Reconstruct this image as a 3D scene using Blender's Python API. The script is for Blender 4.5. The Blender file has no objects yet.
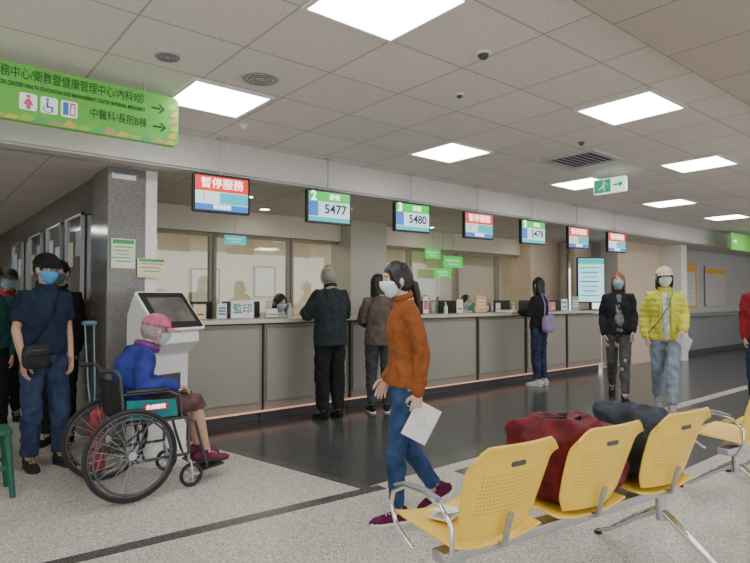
import bpy, bmesh, math, random
from mathutils import Vector, Matrix, noise
random.seed(3)
scene=bpy.context.scene
COL=scene.collection
V=Vector
rad=math.radians
# ------------------------------------------------------------------ materials
MATS={}
def _new(name):
    m=bpy.data.materials.new(name); m.use_nodes=True
    return m,m.node_tree.nodes,m.node_tree.links,m.node_tree.nodes['Principled BSDF']
def M(name,col,rough=.5,metal=0,var=.06,bump=0,scale=30,emit=0,spec=.5):
    if name in MATS: return MATS[name]
    m,N,L,b=_new(name)
    tc=N.new('ShaderNodeTexCoord'); nz=N.new('ShaderNodeTexNoise'); nz.inputs['Scale'].default_value=scale; nz.inputs['Detail'].default_value=4
    L.new(tc.outputs['Object'],nz.inputs['Vector'])
    cr=N.new('ShaderNodeValToRGB'); c=V(col)
    cr.color_ramp.elements[0].position=.3; cr.color_ramp.elements[1].position=.7
    cr.color_ramp.elements[0].color=(*[max(0,x*(1-var)) for x in c],1)
    cr.color_ramp.elements[1].color=(*[min(1,x*(1+var)) for x in c],1)
    L.new(nz.outputs['Fac'],cr.inputs['Fac']); L.new(cr.outputs['Color'],b.inputs['Base Color'])
    b.inputs['Roughness'].default_value=rough; b.inputs['Metallic'].default_value=metal
    b.inputs['Specular IOR Level'].default_value=spec
    if bump:
        bp=N.new('ShaderNodeBump'); bp.inputs['Strength'].default_value=bump; bp.inputs['Distance'].default_value=.01
        L.new(nz.outputs['Fac'],bp.inputs['Height']); L.new(bp.outputs['Normal'],b.inputs['Normal'])
    if emit:
        L.new(cr.outputs['Color'],b.inputs['Emission Color']); b.inputs['Emission Strength'].default_value=emit
    MATS[name]=m; return m
def cloth(name,col,var=.15,rough=.9,bump=.5,scale=14): return M(name,[c*1.0 for c in col],rough,0,var,bump,scale,spec=.2)
def glass(name):
    m,N,L,b=_new(name); out=N['Material Output']
    t=N.new('ShaderNodeBsdfTransparent'); t.inputs[0].default_value=(.93,.95,.94,1)
    g=N.new('ShaderNodeBsdfGlossy'); g.inputs['Roughness'].default_value=.03
    mx=N.new('ShaderNodeMixShader'); mx.inputs[0].default_value=.12
    L.new(t.outputs[0],mx.inputs[1]); L.new(g.outputs[0],mx.inputs[2]); L.new(mx.outputs[0],out.inputs[0]); return m
def speckle(name,cols,scale,rough,joint=None,coat=0):
    """stone: voronoi cell colours through a ramp, optional square joints"""
    m,N,L,b=_new(name)
    tc=N.new('ShaderNodeTexCoord'); vo=N.new('ShaderNodeTexVoronoi'); vo.inputs['Scale'].default_value=scale
    L.new(tc.outputs['Object'],vo.inputs['Vector'])
    sp=N.new('ShaderNodeSeparateColor'); L.new(vo.outputs['Color'],sp.inputs[0])
    cr=N.new('ShaderNodeValToRGB'); cr.color_ramp.interpolation='CONSTANT'
    e=cr.color_ramp.elements
    while len(e)<len(cols): e.new(.5)
    acc=0
    for i,(w,c) in enumerate(cols):
        e[i].position=acc; e[i].color=(*c,1); acc+=w
    L.new(sp.outputs[0],cr.inputs['Fac']); last=cr.outputs['Color']
    nz=N.new('ShaderNodeTexNoise'); nz.inputs['Scale'].default_value=.9; nz.inputs['Detail'].default_value=5
    L.new(tc.outputs['Object'],nz.inputs['Vector'])
    mr=N.new('ShaderNodeMapRange'); mr.inputs['To Min'].default_value=.86; mr.inputs['To Max'].default_value=1.1
    L.new(nz.outputs['Fac'],mr.inputs['Value'])
    mu=N.new('ShaderNodeMix'); mu.data_type='RGBA'; mu.blend_type='MULTIPLY'; mu.inputs[0].default_value=1
    L.new(last,mu.inputs[6]); L.new(mr.outputs[0],mu.inputs[7]); last=mu.outputs[2]
    if joint:
        br=N.new('ShaderNodeTexBrick'); br.offset=0; br.inputs['Scale'].default_value=1
        br.inputs['Brick Width'].default_value=joint[0]; br.inputs['Row Height'].default_value=joint[0]; br.inputs['Mortar Size'].default_value=joint[1]
        br.inputs['Color1'].default_value=(1,1,1,1); br.inputs['Color2'].default_value=(.84,.84,.84,1); br.inputs['Mortar'].default_value=(*joint[2],1)
        L.new(tc.outputs['Object'],br.inputs['Vector'])
        m2=N.new('ShaderNodeMix'); m2.data_type='RGBA'; m2.blend_type='MULTIPLY'; m2.inputs[0].default_value=1
        L.new(last,m2.inputs[6]); L.new(br.outputs['Color'],m2.inputs[7]); last=m2.outputs[2]
    L.new(last,b.inputs['Base Color']); b.inputs['Roughness'].default_value=rough
    if coat: b.inputs['Coat Weight'].default_value=coat; b.inputs['Coat Roughness'].default_value=.08
    return m
def ceiling_mat(name,col,ox,oy):
    m,N,L,b=_new(name)
    tc=N.new('ShaderNodeTexCoord'); mp=N.new('ShaderNodeMapping'); mp.inputs['Location'].default_value=(ox,oy,0)
    L.new(tc.outputs['Object'],mp.inputs['Vector'])
    br=N.new('ShaderNodeTexBrick'); br.offset=0; br.inputs['Scale'].default_value=1
    br.inputs['Brick Width'].default_value=.6; br.inputs['Row Height'].default_value=.6; br.inputs['Mortar Size'].default_value=.008; br.inputs['Mortar Smooth'].default_value=.3
    br.inputs['Color1'].default_value=(*col,1); br.inputs['Color2'].default_value=(*[c*.93 for c in col],1); br.inputs['Mortar'].default_value=(*[c*.6 for c in col],1)
    L.new(mp.outputs[0],br.inputs['Vector'])
    nz=N.new('ShaderNodeTexNoise'); nz.inputs['Scale'].default_value=160; L.new(tc.outputs['Object'],nz.inputs['Vector'])
    cr=N.new('ShaderNodeValToRGB'); cr.color_ramp.elements[0].position=.35; cr.color_ramp.elements[0].color=(.82,.82,.82,1); cr.color_ramp.elements[1].position=.5
    L.new(nz.outputs['Fac'],cr.inputs[0])
    mu=N.new('ShaderNodeMix'); mu.data_type='RGBA'; mu.blend_type='MULTIPLY'; mu.inputs[0].default_value=1
    L.new(br.outputs['Color'],mu.inputs[6]); L.new(cr.outputs[0],mu.inputs[7]); L.new(mu.outputs[2],b.inputs['Base Color'])
    b.inputs['Roughness'].default_value=.85
    bp=N.new('ShaderNodeBump'); bp.inputs['Strength'].default_value=.2; bp.inputs['Distance'].default_value=.004; bp.invert=True
    L.new(br.outputs['Fac'],bp.inputs['Height']); L.new(bp.outputs[0],b.inputs['Normal'])
    return m
def perf_mat(name,col,rough):
    """coloured steel with a round perforation pattern laid out in metres on the UV map"""
    m,N,L,b=_new(name)
    uv=N.new('ShaderNodeUVMap'); sp=N.new('ShaderNodeSeparateXYZ'); L.new(uv.outputs[0],sp.inputs[0])
    def ma(op,a,c=None,d=None):
        n=N.new('ShaderNodeMath'); n.operation=op
        for i,x in enumerate((a,c,d)):
            if x is None: continue
            if isinstance(x,(int,float)): n.inputs[i].default_value=x
            else: L.new(x,n.inputs[i])
        return n.outputs[0]
    fu=ma('SUBTRACT',ma('FRACT',ma('MULTIPLY',sp.outputs[0],60)),.5)
    fv=ma('SUBTRACT',ma('FRACT',ma('MULTIPLY',sp.outputs[1],60)),.5)
    d=ma('SQRT',ma('ADD',ma('MULTIPLY',fu,fu),ma('MULTIPLY',fv,fv)))
    hole=ma('LESS_THAN',d,.20)
    inx=ma('LESS_THAN',ma('ABSOLUTE',sp.outputs[0]),.15)
    iny=ma('LESS_THAN',ma('ABSOLUTE',ma('SUBTRACT',sp.outputs[1],.18)),.085)
    f=ma('MULTIPLY',hole,ma('MULTIPLY',inx,iny))
    mx=N.new('ShaderNodeMix'); mx.data_type='RGBA'; mx.inputs[6].default_value=(*col,1); mx.inputs[7].default_value=(col[0]*.45,col[1]*.38,col[2]*.3,1)
    L.new(f,mx.inputs[0]); L.new(mx.outputs[2],b.inputs['Base Color']); b.inputs['Roughness'].default_value=rough
    return m
# ------------------------------------------------------------------ mesh builder
class MB:
    def __init__(s): s.v=[];s.f=[];s.m=[];s.mats=[]
    def mi(s,mat):
        if mat not in s.mats: s.mats.append(mat)
        return s.mats.index(mat)
    def add(s,vs,fs,mat):
        o=len(s.v); s.v+= [V(p) for p in vs]; k=s.mi(mat)
        for f in fs: s.f.append([o+i for i in f]); s.m.append(k)
        return s
    def box(s,c,d,mat,R=None):
        c=V(c); vs=[]
        for x in(-.5,.5):
            for y in(-.5,.5):
                for z in(-.5,.5):
                    p=V((x*d[0],y*d[1],z*d[2]))
                    if R: p=R@p
                    vs.append(c+p)
        return s.add(vs,[(0,1,3,2),(4,6,7,5),(0,4,5,1),(2,3,7,6),(0,2,6,4),(1,5,7,3)],mat)
    def tube(s,pts,r,mat,n=12,side=None,cap='flat',closed=False):
        pts=[V(p) for p in pts]
        if not isinstance(r,(list,)): r=[r]*len(pts)
        r=[(x,x) if not isinstance(x,tuple) else x for x in r]
        if cap=='round' and not closed:
            t0=(pts[1]-pts[0]).normalized(); t1=(pts[-1]-pts[-2]).normalized()
            a0,a1=r[0],r[-1]; m0=min(a0); m1=min(a1)
            pre=[(pts[0]-t0*m0*k,tuple(q*math.sqrt(max(0,1-k*k))+.0004 for q in a0)) for k in(.98,.8,.45)]
            post=[(pts[-1]+t1*m1*k,tuple(q*math.sqrt(max(0,1-k*k))+.0004 for q in a1)) for k in(.45,.8,.98)]
            pts=[p for p,_ in pre]+pts+[p for p,_ in post]; r=[q for _,q in pre]+r+[q for _,q in post]
        m=len(pts); vs=[]; S=None
        for i,p in enumerate(pts):
            if closed: t=(pts[(i+1)%m]-pts[i-1]).normalized()
            else:
                ta=(pts[i]-pts[i-1]).normalized() if i else V(); tb=(pts[i+1]-pts[i]).normalized() if i<m-1 else V()
                t=(ta+tb)
                t=t.normalized() if t.length>1e-6 else (tb if tb.length else ta)
            if side is not None: S=V(side)-t*V(side).dot(t)
            elif S is None: S=(V((0,0,1)) if abs(t.z)<.9 else V((0,1,0))); S=S-t*S.dot(t)
            else: S=S-t*S.dot(t)
            if S.length<1e-6: S=t.orthogonal()
            S=S.normalized(); O=t.cross(S); a,b=r[i]
            for j in range(n):
                an=2*math.pi*j/n; vs.append(p+S*a*math.cos(an)+O*b*math.sin(an))
        fs=[]
        for i in range(m if closed else m-1):
            k=(i+1)%m
            for j in range(n): fs.append((i*n+j,i*n+(j+1)%n,k*n+(j+1)%n,k*n+j))
        if not closed: fs.append(tuple(range(n))[::-1]); fs.append(tuple((m-1)*n+j for j in range(n)))
        return s.add(vs,fs,mat)
    def ell(s,c,r,mat,R=None,nu=20,nv=12,fn=None):
        c=V(c); vs=[]
        for i in range(nv+1):
            z=-math.cos(math.pi*i/nv); rr=math.sqrt(max(0,1-z*z))
            if i in(0,nv): rr=1e-4
            for j in range(nu):
                a=2*math.pi*j/nu; d=V((rr*math.cos(a),rr*math.sin(a),z))
                p=V((d.x*r[0],d.y*r[1],d.z*r[2]))
                if fn: p=fn(p,d)
                if R: p=R@p
                vs.append(c+p)
        fs=[]
        for i in range(nv):
            for j in range(nu): fs.append((i*nu+j,i*nu+(j+1)%nu,(i+1)*nu+(j+1)%nu,(i+1)*nu+j))
        fs.append(tuple(range(nu))[::-1]); fs.append(tuple(nv*nu+j for j in range(nu)))
        return s.add(vs,fs,mat)
    def prism(s,pts,h,mat,Mx=None):
        """pts: ccw 2-D outline in local XY, extruded 0..h along local Z, then Mx"""
        n=len(pts); vs=[V((p[0],p[1],0)) for p in pts]+[V((p[0],p[1],h)) for p in pts]
        if Mx: vs=[Mx@p for p in vs]
        fs=[tuple(range(n))[::-1],tuple(range(n,2*n))]+[(i,(i+1)%n,(i+1)%n+n,i+n) for i in range(n)]
        return s.add(vs,fs,mat)
    def mesh(s,name):
        me=bpy.data.meshes.new(name); me.from_pydata([tuple(p) for p in s.v],[],s.f)
        for m in s.mats: me.materials.append(m)
        me.polygons.foreach_set('material_index',s.m); me.update(); return me
    def make(s,name,parent=None,loc=None,rotz=0,bevel=0,smooth=True,solid=0,mat4=None,**kw):
        me=s.mesh(name); o=bpy.data.objects.new(name,me); COL.objects.link(o)
        if parent: o.parent=parent
        if mat4 is not None: o.matrix_local=mat4
        else:
            if loc is not None: o.location=loc
            if rotz: o.rotation_euler[2]=rotz
        if solid: q=o.modifiers.new('s','SOLIDIFY'); q.thickness=solid; q.offset=0
        if bevel: q=o.modifiers.new('b','BEVEL'); q.width=bevel; q.segments=2; q.limit_method='ANGLE'
        if smooth:
            me.polygons.foreach_set('use_smooth',[True]*len(me.polygons)); me.set_sharp_from_angle(angle=rad(42))
        tag(o,**kw); return o
def tag(o,label=None,category=None,kind=None,group=None):
    if label: o['label']=label
    if category: o['category']=category
    if kind: o['kind']=kind
    if group: o['group']=group
def E(name,loc,rotz=0,scale=1,**kw):
    o=bpy.data.objects.new(name,None); o.empty_display_size=.1; COL.objects.link(o); o.location=loc; o.rotation_euler[2]=rotz; o.scale=(scale,)*3; tag(o,**kw); return o
def dup(root,loc,rotz=None,**kw):
    def rec(o,p):
        c=o.copy(); COL.objects.link(c)
        if p: c.parent=p
        for ch in o.children: rec(ch,c)
        return c
    c=rec(root,None); c.location=loc
    if rotz is not None: c.rotation_euler[2]=rotz
    tag(c,**kw); return c
def bake(o):
    bpy.context.view_layer.update(); dg=bpy.context.evaluated_depsgraph_get()
    me=bpy.data.meshes.new_from_object(o.evaluated_get(dg)); o.modifiers.clear(); old=o.data; o.data=me
    if isinstance(old,bpy.types.Mesh): bpy.data.meshes.remove(old)
    return me
def text(s,size,mat,parent,loc,align='CENTER',rot=(rad(90),0,0),sx=1,name='lettering',bold=.0):
    cu=bpy.data.curves.new('t','FONT'); cu.body=s; cu.size=size; cu.align_x=align; cu.align_y='CENTER'; cu.extrude=.0006; cu.offset=bold; cu.resolution_u=4
    o=bpy.data.objects.new('t',cu); COL.objects.link(o)
    bpy.context.view_layer.update(); dg=bpy.context.evaluated_depsgraph_get()
    me=bpy.data.meshes.new_from_object(o.evaluated_get(dg)); bpy.data.objects.remove(o)
    me.materials.clear(); me.materials.append(mat)
    q=bpy.data.objects.new(name,me); COL.objects.link(q); q.parent=parent; q.location=loc; q.rotation_euler=rot; q.scale=(sx,1,1); return q
def rrect(w,h,r,n=5,cx=0,cy=0):
    out=[]
    for (sx,sy,a0) in((1,1,0),(-1,1,90),(-1,-1,180),(1,-1,270)):
        for i in range(n+1):
            a=rad(a0+90*i/n); out.append((cx+sx*(w/2-r)+r*math.cos(a),cy+sy*(h/2-r)+r*math.sin(a)))
    out.sort(key=lambda p:math.atan2(p[1]-cy,p[0]-cx)); return out
FACE=Matrix.Rotation(rad(90),4,'X')   # local XY sheet -> XZ plane, +Z -> -Y
# ------------------------------------------------------------------ common materials
white=M('white_paint',(.80,.79,.76),.5); cream=M('cream_wall',(.74,.68,.57),.6); greyw=M('grey_wall',(.47,.47,.45),.6); beam=M('beam_paint',(.64,.62,.59),.55)
chrome=M('chrome',(.75,.76,.78),.18,1,.03); steel=M('brushed_steel',(.5,.51,.53),.35,.9,.05); black=M('black_plastic',(.015,.015,.017),.4); rubber=M('black_rubber',(.02,.02,.02),.7)
paper=M('paper',(.85,.85,.83),.7); dgrey=M('dark_grey_plastic',(.07,.07,.075),.5); lgrey=M('light_grey_plastic',(.5,.51,.52),.45)
terr=speckle('terrazzo',[(.30,(.54,.51,.46)),(.22,(.64,.61,.56)),(.2,(.40,.37,.33)),(.12,(.25,.22,.19)),(.16,(.73,.70,.66))],130,.30)
dark=speckle('dark_granite',[(.5,(.058,.061,.064)),(.3,(.080,.083,.086)),(.15,(.11,.112,.112)),(.05,(.19,.19,.18))],170,.20,(.6,.006,(.4,.4,.4)))
strip=speckle('strip_granite',[(.5,(.070,.070,.065)),(.3,(.10,.10,.09)),(.2,(.15,.145,.13))],170,.25)
gran=speckle('grey_granite',[(.3,(.18,.17,.165)),(.25,(.22,.21,.205)),(.25,(.13,.125,.12)),(.2,(.28,.27,.26))],230,.14)
cgran=speckle('dark_polished_granite',[(.4,(.10,.098,.095)),(.3,(.13,.127,.12)),(.3,(.17,.165,.16))],200,.12)
palestrip=speckle('pale_stone',[(.6,(.6,.58,.52)),(.4,(.5,.48,.42))],150,.3)
GL=glass('clear_glass')
# ------------------------------------------------------------------ room shell
def shell(name,c,d,mat,**kw): return MB().box(c,d,mat).make(name,kind='structure',smooth=False,**kw)
shell('floor',(6.5,5,-.05),(29,22,.1),terr)
def inlay(name,pts,mat,z=.0015): MB().prism(pts,z,mat).make(name,kind='structure',smooth=False)
inlay('floor_inlay',[(2.62,3.24),(20,3.24),(20,5.78),(2.1,5.78)],dark)
inlay('floor_inlay',[(3.35,1.98),(20,1.98),(20,3.10),(3.35,3.10)],dark)
inlay('trim_1',[(-4,3.60),(2.68,3.12),(2.68,3.22),(-4,3.70)],strip,.002)
inlay('trim_2',[(2.70,3.15),(20,3.15),(20,3.24),(2.70,3.24)],palestrip,.002)
inlay('trim_3',[(2.54,3.23),(2.62,3.23),(2.12,5.78),(2.04,5.78)],strip,.0022)
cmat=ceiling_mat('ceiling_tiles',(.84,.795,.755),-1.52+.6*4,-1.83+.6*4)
cm2=ceiling_mat('ceiling_tiles_shade',(.56,.50,.43),-1.52+.6*4,-1.43+.6*5)  # bulkhead copy of the tiles, its shade put into a darker colour
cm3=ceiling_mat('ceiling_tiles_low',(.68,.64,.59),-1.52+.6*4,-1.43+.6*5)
shell('ceiling',(7,1.53,2.86),(26,7.0,.1),cmat)
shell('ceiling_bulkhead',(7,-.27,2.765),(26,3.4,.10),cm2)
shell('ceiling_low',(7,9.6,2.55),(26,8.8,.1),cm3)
shell('trim_4',(7,5.12,2.66),(26,.20,.32),beam)
shell('trim_5',(7,5.005,2.54),(26,.03,.05),beam)
shell('wall_column',(1.53,5.55,1.25),(.32,.5,2.5),gran)
shell('trim_6',(1.74,5.36,1.25),(.10,.12,2.5),white)
shell('wall_left',(1.45,9.9,1.25),(.12,8.2,2.5),cgran)
shell('wall_corridor',(-1.4,9,1.25),(.12,9.9,2.5),cream)
shell('wall_far',(7,13.9,1.25),(26,.12,2.5),cream)
beige=M('beige_laminate',(.62,.51,.39),.45); gdado=M('grey_dado',(.24,.25,.26),.5)
shell('wall_right',(15.5,5.95,1.25),(9.0,.3,2.5),greyw)
shell('wall_return',(10.72,6.38,1.25),(.65,.08,2.5),beige)
shell('trim_7',(16.4,5.78,.5),(6.4,.03,1.0),gdado)
shell('trim_8',(12.0,5.77,1.25),(2.0,.05,2.5),beige)
shell('wall_pier',(13.1,5.6,1.25),(.28,.5,2.5),white)
shell('baseboard_right',(16.4,5.76,.06),(6.4,.02,.12),dgrey)
shell('wall_end',(19.9,2,1.4),(.1,14,2.8),cream)
shell('wall_header',(6.1,7.1,2.35),(8.6,.2,.30),cream)
shell('wall_partition',(6.1,7.1,.5),(8.6,.10,1.0),cream)
shell('wall_back',(6.1,9.6,1.25),(9,.1,2.5),M('warm_back_wall',(.78,.69,.54),.7))
shell('wall_side',(10.65,8.1,1.25),(.1,2.9,2.5),cream)
pil=M('pale_green_pillar',(.50,.50,.42),.35)
shell('wall_pillar',(5.45,7.0,1.25),(.7,.5,2.5),pil)
shell('wall_pillar',(10.0,7.0,1.25),(.95,.5,2.5),beige)
frame=M('window_frame',(.30,.27,.22),.4)
for i in range(7):
    x0=1.95+i*1.16; b=MB()
    if x0>9.3: continue
    b.box((x0+.03,7.1,1.6),(.04,.06,1.18),frame).box((x0+1.13,7.1,1.6),(.04,.06,1.18),frame).box((x0+.58,7.1,1.03),(1.06,.06,.04),frame).box((x0+.58,7.1,2.17),(1.06,.06,.04),frame).box((x0+.58,7.1,1.6),(1.055,.006,1.09),GL)
    b.make('window_%d'%(i+1),kind='structure',smooth=False)
cabm=M('cabinet_cream',(.62,.57,.46),.5)
for i,(x,w,h,z,c) in enumerate([(4.05,.5,.6,1.55,(.80,.79,.72)),(5.2,.42,.55,1.65,(.72,.74,.70)),(6.9,.6,.8,1.6,(.80,.79,.75)),(8.6,.6,.9,1.6,(.32,.52,.25)),(10.0,.5,.8,1.6,(.80,.78,.72))]):
    r=E('notice_board',(x,9.53,z),label='framed pale notice board on the back office wall',category='notice board',group='back office notice boards')
    MB().box((0,0,0),(w,.02,h),M('board_face_%d'%i,c,.5)).make('board_face',r); 
    b=MB()
    for sx in(-1,1): b.box((sx*w/2,-.01,0),(.03,.03,h+.03),frame)
    for sz in(-1,1): b.box((0,-.01,sz*h/2),(w+.03,.03,.03),frame)
    b.make('frame',r)
for i,x in enumerate((2.9,5.0,7.4)):
    r=E('filing_cabinet',(x,9.30,0),label='cream steel filing cabinet against the back office wall',category='cabinet',group='back office filing cabinets')
    MB().box((0,0,.6),(.9,.45,1.2),cabm).make('body',r,bevel=.006)
    for k in range(3):
        d=MB().box((0,-.235,.22+k*.38),(.84,.02,.35),cabm).make('drawer',r,bevel=.004)
        MB().box((0,-.255,.28+k*.38),(.16,.02,.02),chrome).make('handle',d)
# file boxes standing on a low shelf in front of the partition
R=E('low_shelf',(7.9,6.93,0),label='beige low shelf behind the staff desk',category='shelf')
MB().box((0,0,1.01),(2.6,.22,.03),beige).make('top',R)
for s in(-1,1): MB().box((s*1.28,0,.5),(.03,.20,.99),beige).make('side_panel',R)
fcols=[(.60,.10,.16),(.75,.45,.45),(.15,.25,.50),(.70,.62,.30),(.20,.42,.28),(.75,.74,.70)]
for k in range(16):
    if 3<=k<=7 and k!=5: continue
    x=6.75+k*.155; c=fcols[(k*5)%6]; hh=.24+.05*((k*3)%3)
    R=E('file_box',(x,6.93,1.025),label='upright document file box with pale spine label',category='file box',group='file boxes on the low shelf')
    MB().box((0,0,hh/2),(.10,.20,hh),M('file_%d'%((k*5)%6),c,.5)).make('body',R,bevel=.004)
    MB().box((0,-.102,hh*.6),(.07,.003,hh*.35),paper).make('spine_label',R)
# ------------------------------------------------------------------ lights
em=M('light_diffuser',(1,.985,.96),.5,emit=16.5,var=.0)
fr=M('light_frame',(.8,.8,.78),.4)
L0=E('ceiling_light',(1.82,2.13,2.81),label='square recessed fluorescent panel set in the tiled ceiling',category='ceiling light',group='square ceiling light panels')
MB().box((0,0,-.006),(.55,.55,.008),em).make('diffuser',L0,smooth=False)
b=MB()
for sx in(-1,1): b.box((sx*.288,0,-.008),(.024,.60,.014),fr).box((0,sx*.288,-.008),(.552,.024,.014),fr)
b.make('frame',L0,smooth=False)
for p in [(4.30,2.13),(6.66,2.55),(9.02,2.13),(11.4,2.13),(1.77,3.96),(4.22,3.93),(6.66,3.93),(9.06,3.90),(11.45,3.93),(13.9,3.93),(-.6,2.13),(-.6,3.93),(13.9,2.13)]: dup(L0,(p[0],p[1],2.81))
for p in [(1.8,0),(4.8,0),(-1.2,0),(7.8,0)]: dup(L0,(p[0],p[1],2.715))
for p in [(.2,7.6),(.2,10.4)]: dup(L0,(p[0],p[1],2.5))
emd=M('downlight_lens',(1,.9,.72),.5,emit=40,var=0)
L1=E('downlight',(3.0,5.9,2.5),label='small round recessed downlight above the counter',category='downlight',group='round downlights over the counter')
MB().tube([(0,0,-.006),(0,0,0)],.055,emd,n=20).make('lens',L1)
MB().tube([(.068*math.cos(a*.314),.068*math.sin(a*.314),-.004) for a in range(20)],.01,fr,n=8,closed=True).make('trim_ring',L1)
for x,y in ((4.4,5.9),(5.8,5.9),(7.2,5.9),(8.6,5.9),(10.0,5.9),(3.6,6.6),(6.6,6.6),(9.3,6.55)): dup(L1,(x,y,2.5))  # rear row of downlights is added to brighten the zone behind the counter
ems=M('strip_lens',(1,.92,.75),.5,emit=15,var=0)
L2=E('strip_light',(2.8,8.3,2.466),label='long slim ceiling strip light in the back office',category='strip light',group='back office strip lights')
MB().box((0,0,-.01),(1.5,.12,.03),ems).make('diffuser',L2); MB().box((0,0,.02),(1.54,.15,.036),fr).make('housing',L2)
for p in ((4.8,8.3),(6.8,8.3),(8.8,8.3),(3.6,7.7),(6.4,7.7)): dup(L2,(p[0],p[1],2.466))
# ------------------------------------------------------------------ ceiling fittings
def round_fit(name,x,y,r,lab,cat,rings=3,col=lgrey,dome=False):
    R=E(name,(x,y,2.81),label=lab,category=cat)
    MB().tube([(0,0,-.012),(0,0,0)],[r*.92,r],col,n=28).make('base_plate',R)
    b=MB()
    if dome: b.ell((0,0,-.012),(r*.7,r*.7,r*.7),dgrey if dome==2 else white).make('dome',R)
    else:
        for k in range(rings):
            q=r*(.8-.24*k); b.tube([(q*math.cos(a*.2618),q*math.sin(a*.2618),-.014) for a in range(24)],.005,M('mid_grey',(.25,.25,.25),.5),n=6,closed=True)
        b.make('grille',R)
round_fit('ceiling_speaker',1.21,3.43,.08,'small round grey ceiling speaker','speaker',3)
round_fit('air_diffuser',1.81,3.39,.13,'round grey ceiling air diffuser','air diffuser',3)
round_fit('security_camera',2.65,2.20,.045,'small white dome security camera on the ceiling','security camera',dome=2,col=white)
round_fit('smoke_detector',3.06,2.76,.03,'small dark ceiling sprinkler detector','smoke detector',dome=2,col=white)
round_fit('smoke_detector',2.2,4.4,.04,'small white ceiling smoke detector','smoke detector',dome=1,col=white)
round_fit('smoke_detector',4.9,2.9,.03,'small dark ceiling sprinkler detector','smoke detector',dome=2,col=dgrey)
R=E('air_vent',(5.49,3.25,2.81),label='square louvred ceiling air vent',category='air vent')
b=MB()
for sx in(-1,1): b.box((sx*.28,0,-.01),(.04,.6,.02),lgrey).box((0,sx*.28,-.01),(.52,.04,.02),lgrey)
b.make('frame',R)
b=MB(); b.box((0,0,-.002),(.54,.54,.004),dgrey)
for k in range(8): b.box((0,-.23+k*.065,-.012),(.53,.035,.006),lgrey,Matrix.Rotation(rad(30),3,'X'))
b.make('louvre',R)
# ------------------------------------------------------------------ counter
panel=M('counter_panel',(.25,.235,.195),.35,var=.04,scale=4); topm=speckle('counter_top',[(.6,(.66,.59,.48)),(.4,(.56,.50,.40))],180,.2)
copper=M('copper_kick',(.75,.38,.26),.25,.6,emit=.7)
U=E('counter_unit',(1.9,5.7,0),label='taupe laminate reception counter unit with recessed dark plinth',category='counter unit',group='reception counter units')
MB().box((.6,.22,.59),(1.190,.40,.94),panel).make('body',U,bevel=.003)
MB().box((.6,.25,.055),(1.188,.34,.11),dgrey).make('plinth',U)
MB().box((.6,.012,.61),(1.10,.012,.80),M('counter_panel_face',(.32,.30,.25),.3,var=.04,scale=4)).make('front_panel',U,bevel=.002)
MB().box((.008,.01,.59),(.014,.03,.94),M('joint_dark',(.07,.06,.05),.5)).make('joint_strip',U)
for i in range(1,7): dup(U,(1.9+1.2*i,5.7,0))
MB().box((6.2,5.9,1.095),(8.7,.50,.045),topm).make('countertop',bevel=.006,label='long continuous beige stone reception countertop',category='countertop')
MB().box((6.1,5.69,.112),(8.4,.03,.018),copper).make('kick_strip',label='glowing copper strip along the foot of the counter',category='light strip')
desk=MB().box((6.1,6.39,.73),(8.4,.5,.04),beige)
for x in(2.0,4.8,7.5,10.2): desk.box((x,6.39,.355),(.04,.48,.71),beige)
desk.make('staff_desk',label='beige laminate staff desk behind the counter',category='desk')
sc=M('monitor_screen',(.25,.32,.42),.3,emit=.8)
Mo=E('computer_monitor',(2.55,6.36,.75),label='black computer monitor seen from behind on the staff desk',category='monitor',group='staff desk monitors')
MB().prism(rrect(.46,.28,.015),.03,black,Matrix.Translation((0,.0,.42))@FACE).make('housing',Mo)
MB().box((0,.004,.42),(.42,.004,.24),sc).make('screen',Mo)
MB().tube([(0,-.02,.02),(0,-.03,.38)],[(.035,.012),(.025,.012)],black,side=(1,0,0)).box((0,-.02,.01),(.22,.16,.02),black).make('stand',Mo)
for x in (3.15,4.55,6.05,6.75,8.1,8.9,9.7): dup(Mo,(x,6.36,.75),rotz=random.uniform(-.3,.3))
redt=M('red_print',(.55,.04,.04),.5); inkm=M('black_print',(.03,.03,.03),.5); bluet=M('blue_print',(.05,.15,.45),.5); greent=M('green_print',(.04,.35,.12),.5)
def placard(x,y,w,h,col,txt=None,tc=None,rot=0,bars=2,z=1.118):
    nm='placard_%.2f_%.2f_%.2f'%tuple(col)
    R=E('counter_placard',(x,y,z),rot,label='small upright notice in an acrylic stand on the counter',category='placard',group='counter placards')
    MB().box((0,.012,h/2+.01),(w+.02,.006,h+.02),GL).box((0,.01,.004),(w+.02,.08,.008),GL).make('acrylic_stand',R)
    MB().box((0,.006,h/2+.012),(w,.003,h),M(nm,col,.5,emit=.08)).make('sheet',R)
    if txt: text(txt,h*.62,tc,R,(0,.002,h/2+.012),bold=.001)
    else:
        b=MB()
        for k in range(bars): b.box((0,.003,h*(.3+.4*k/max(1,bars-1))+.012),(w*.75,.002,h*.1),tc or redt)
        b.make('printed_lines',R)
placard(2.92,5.84,.27,.19,(.85,.86,.85),'監印',M('teal_print',(.03,.25,.28),.5))
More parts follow.
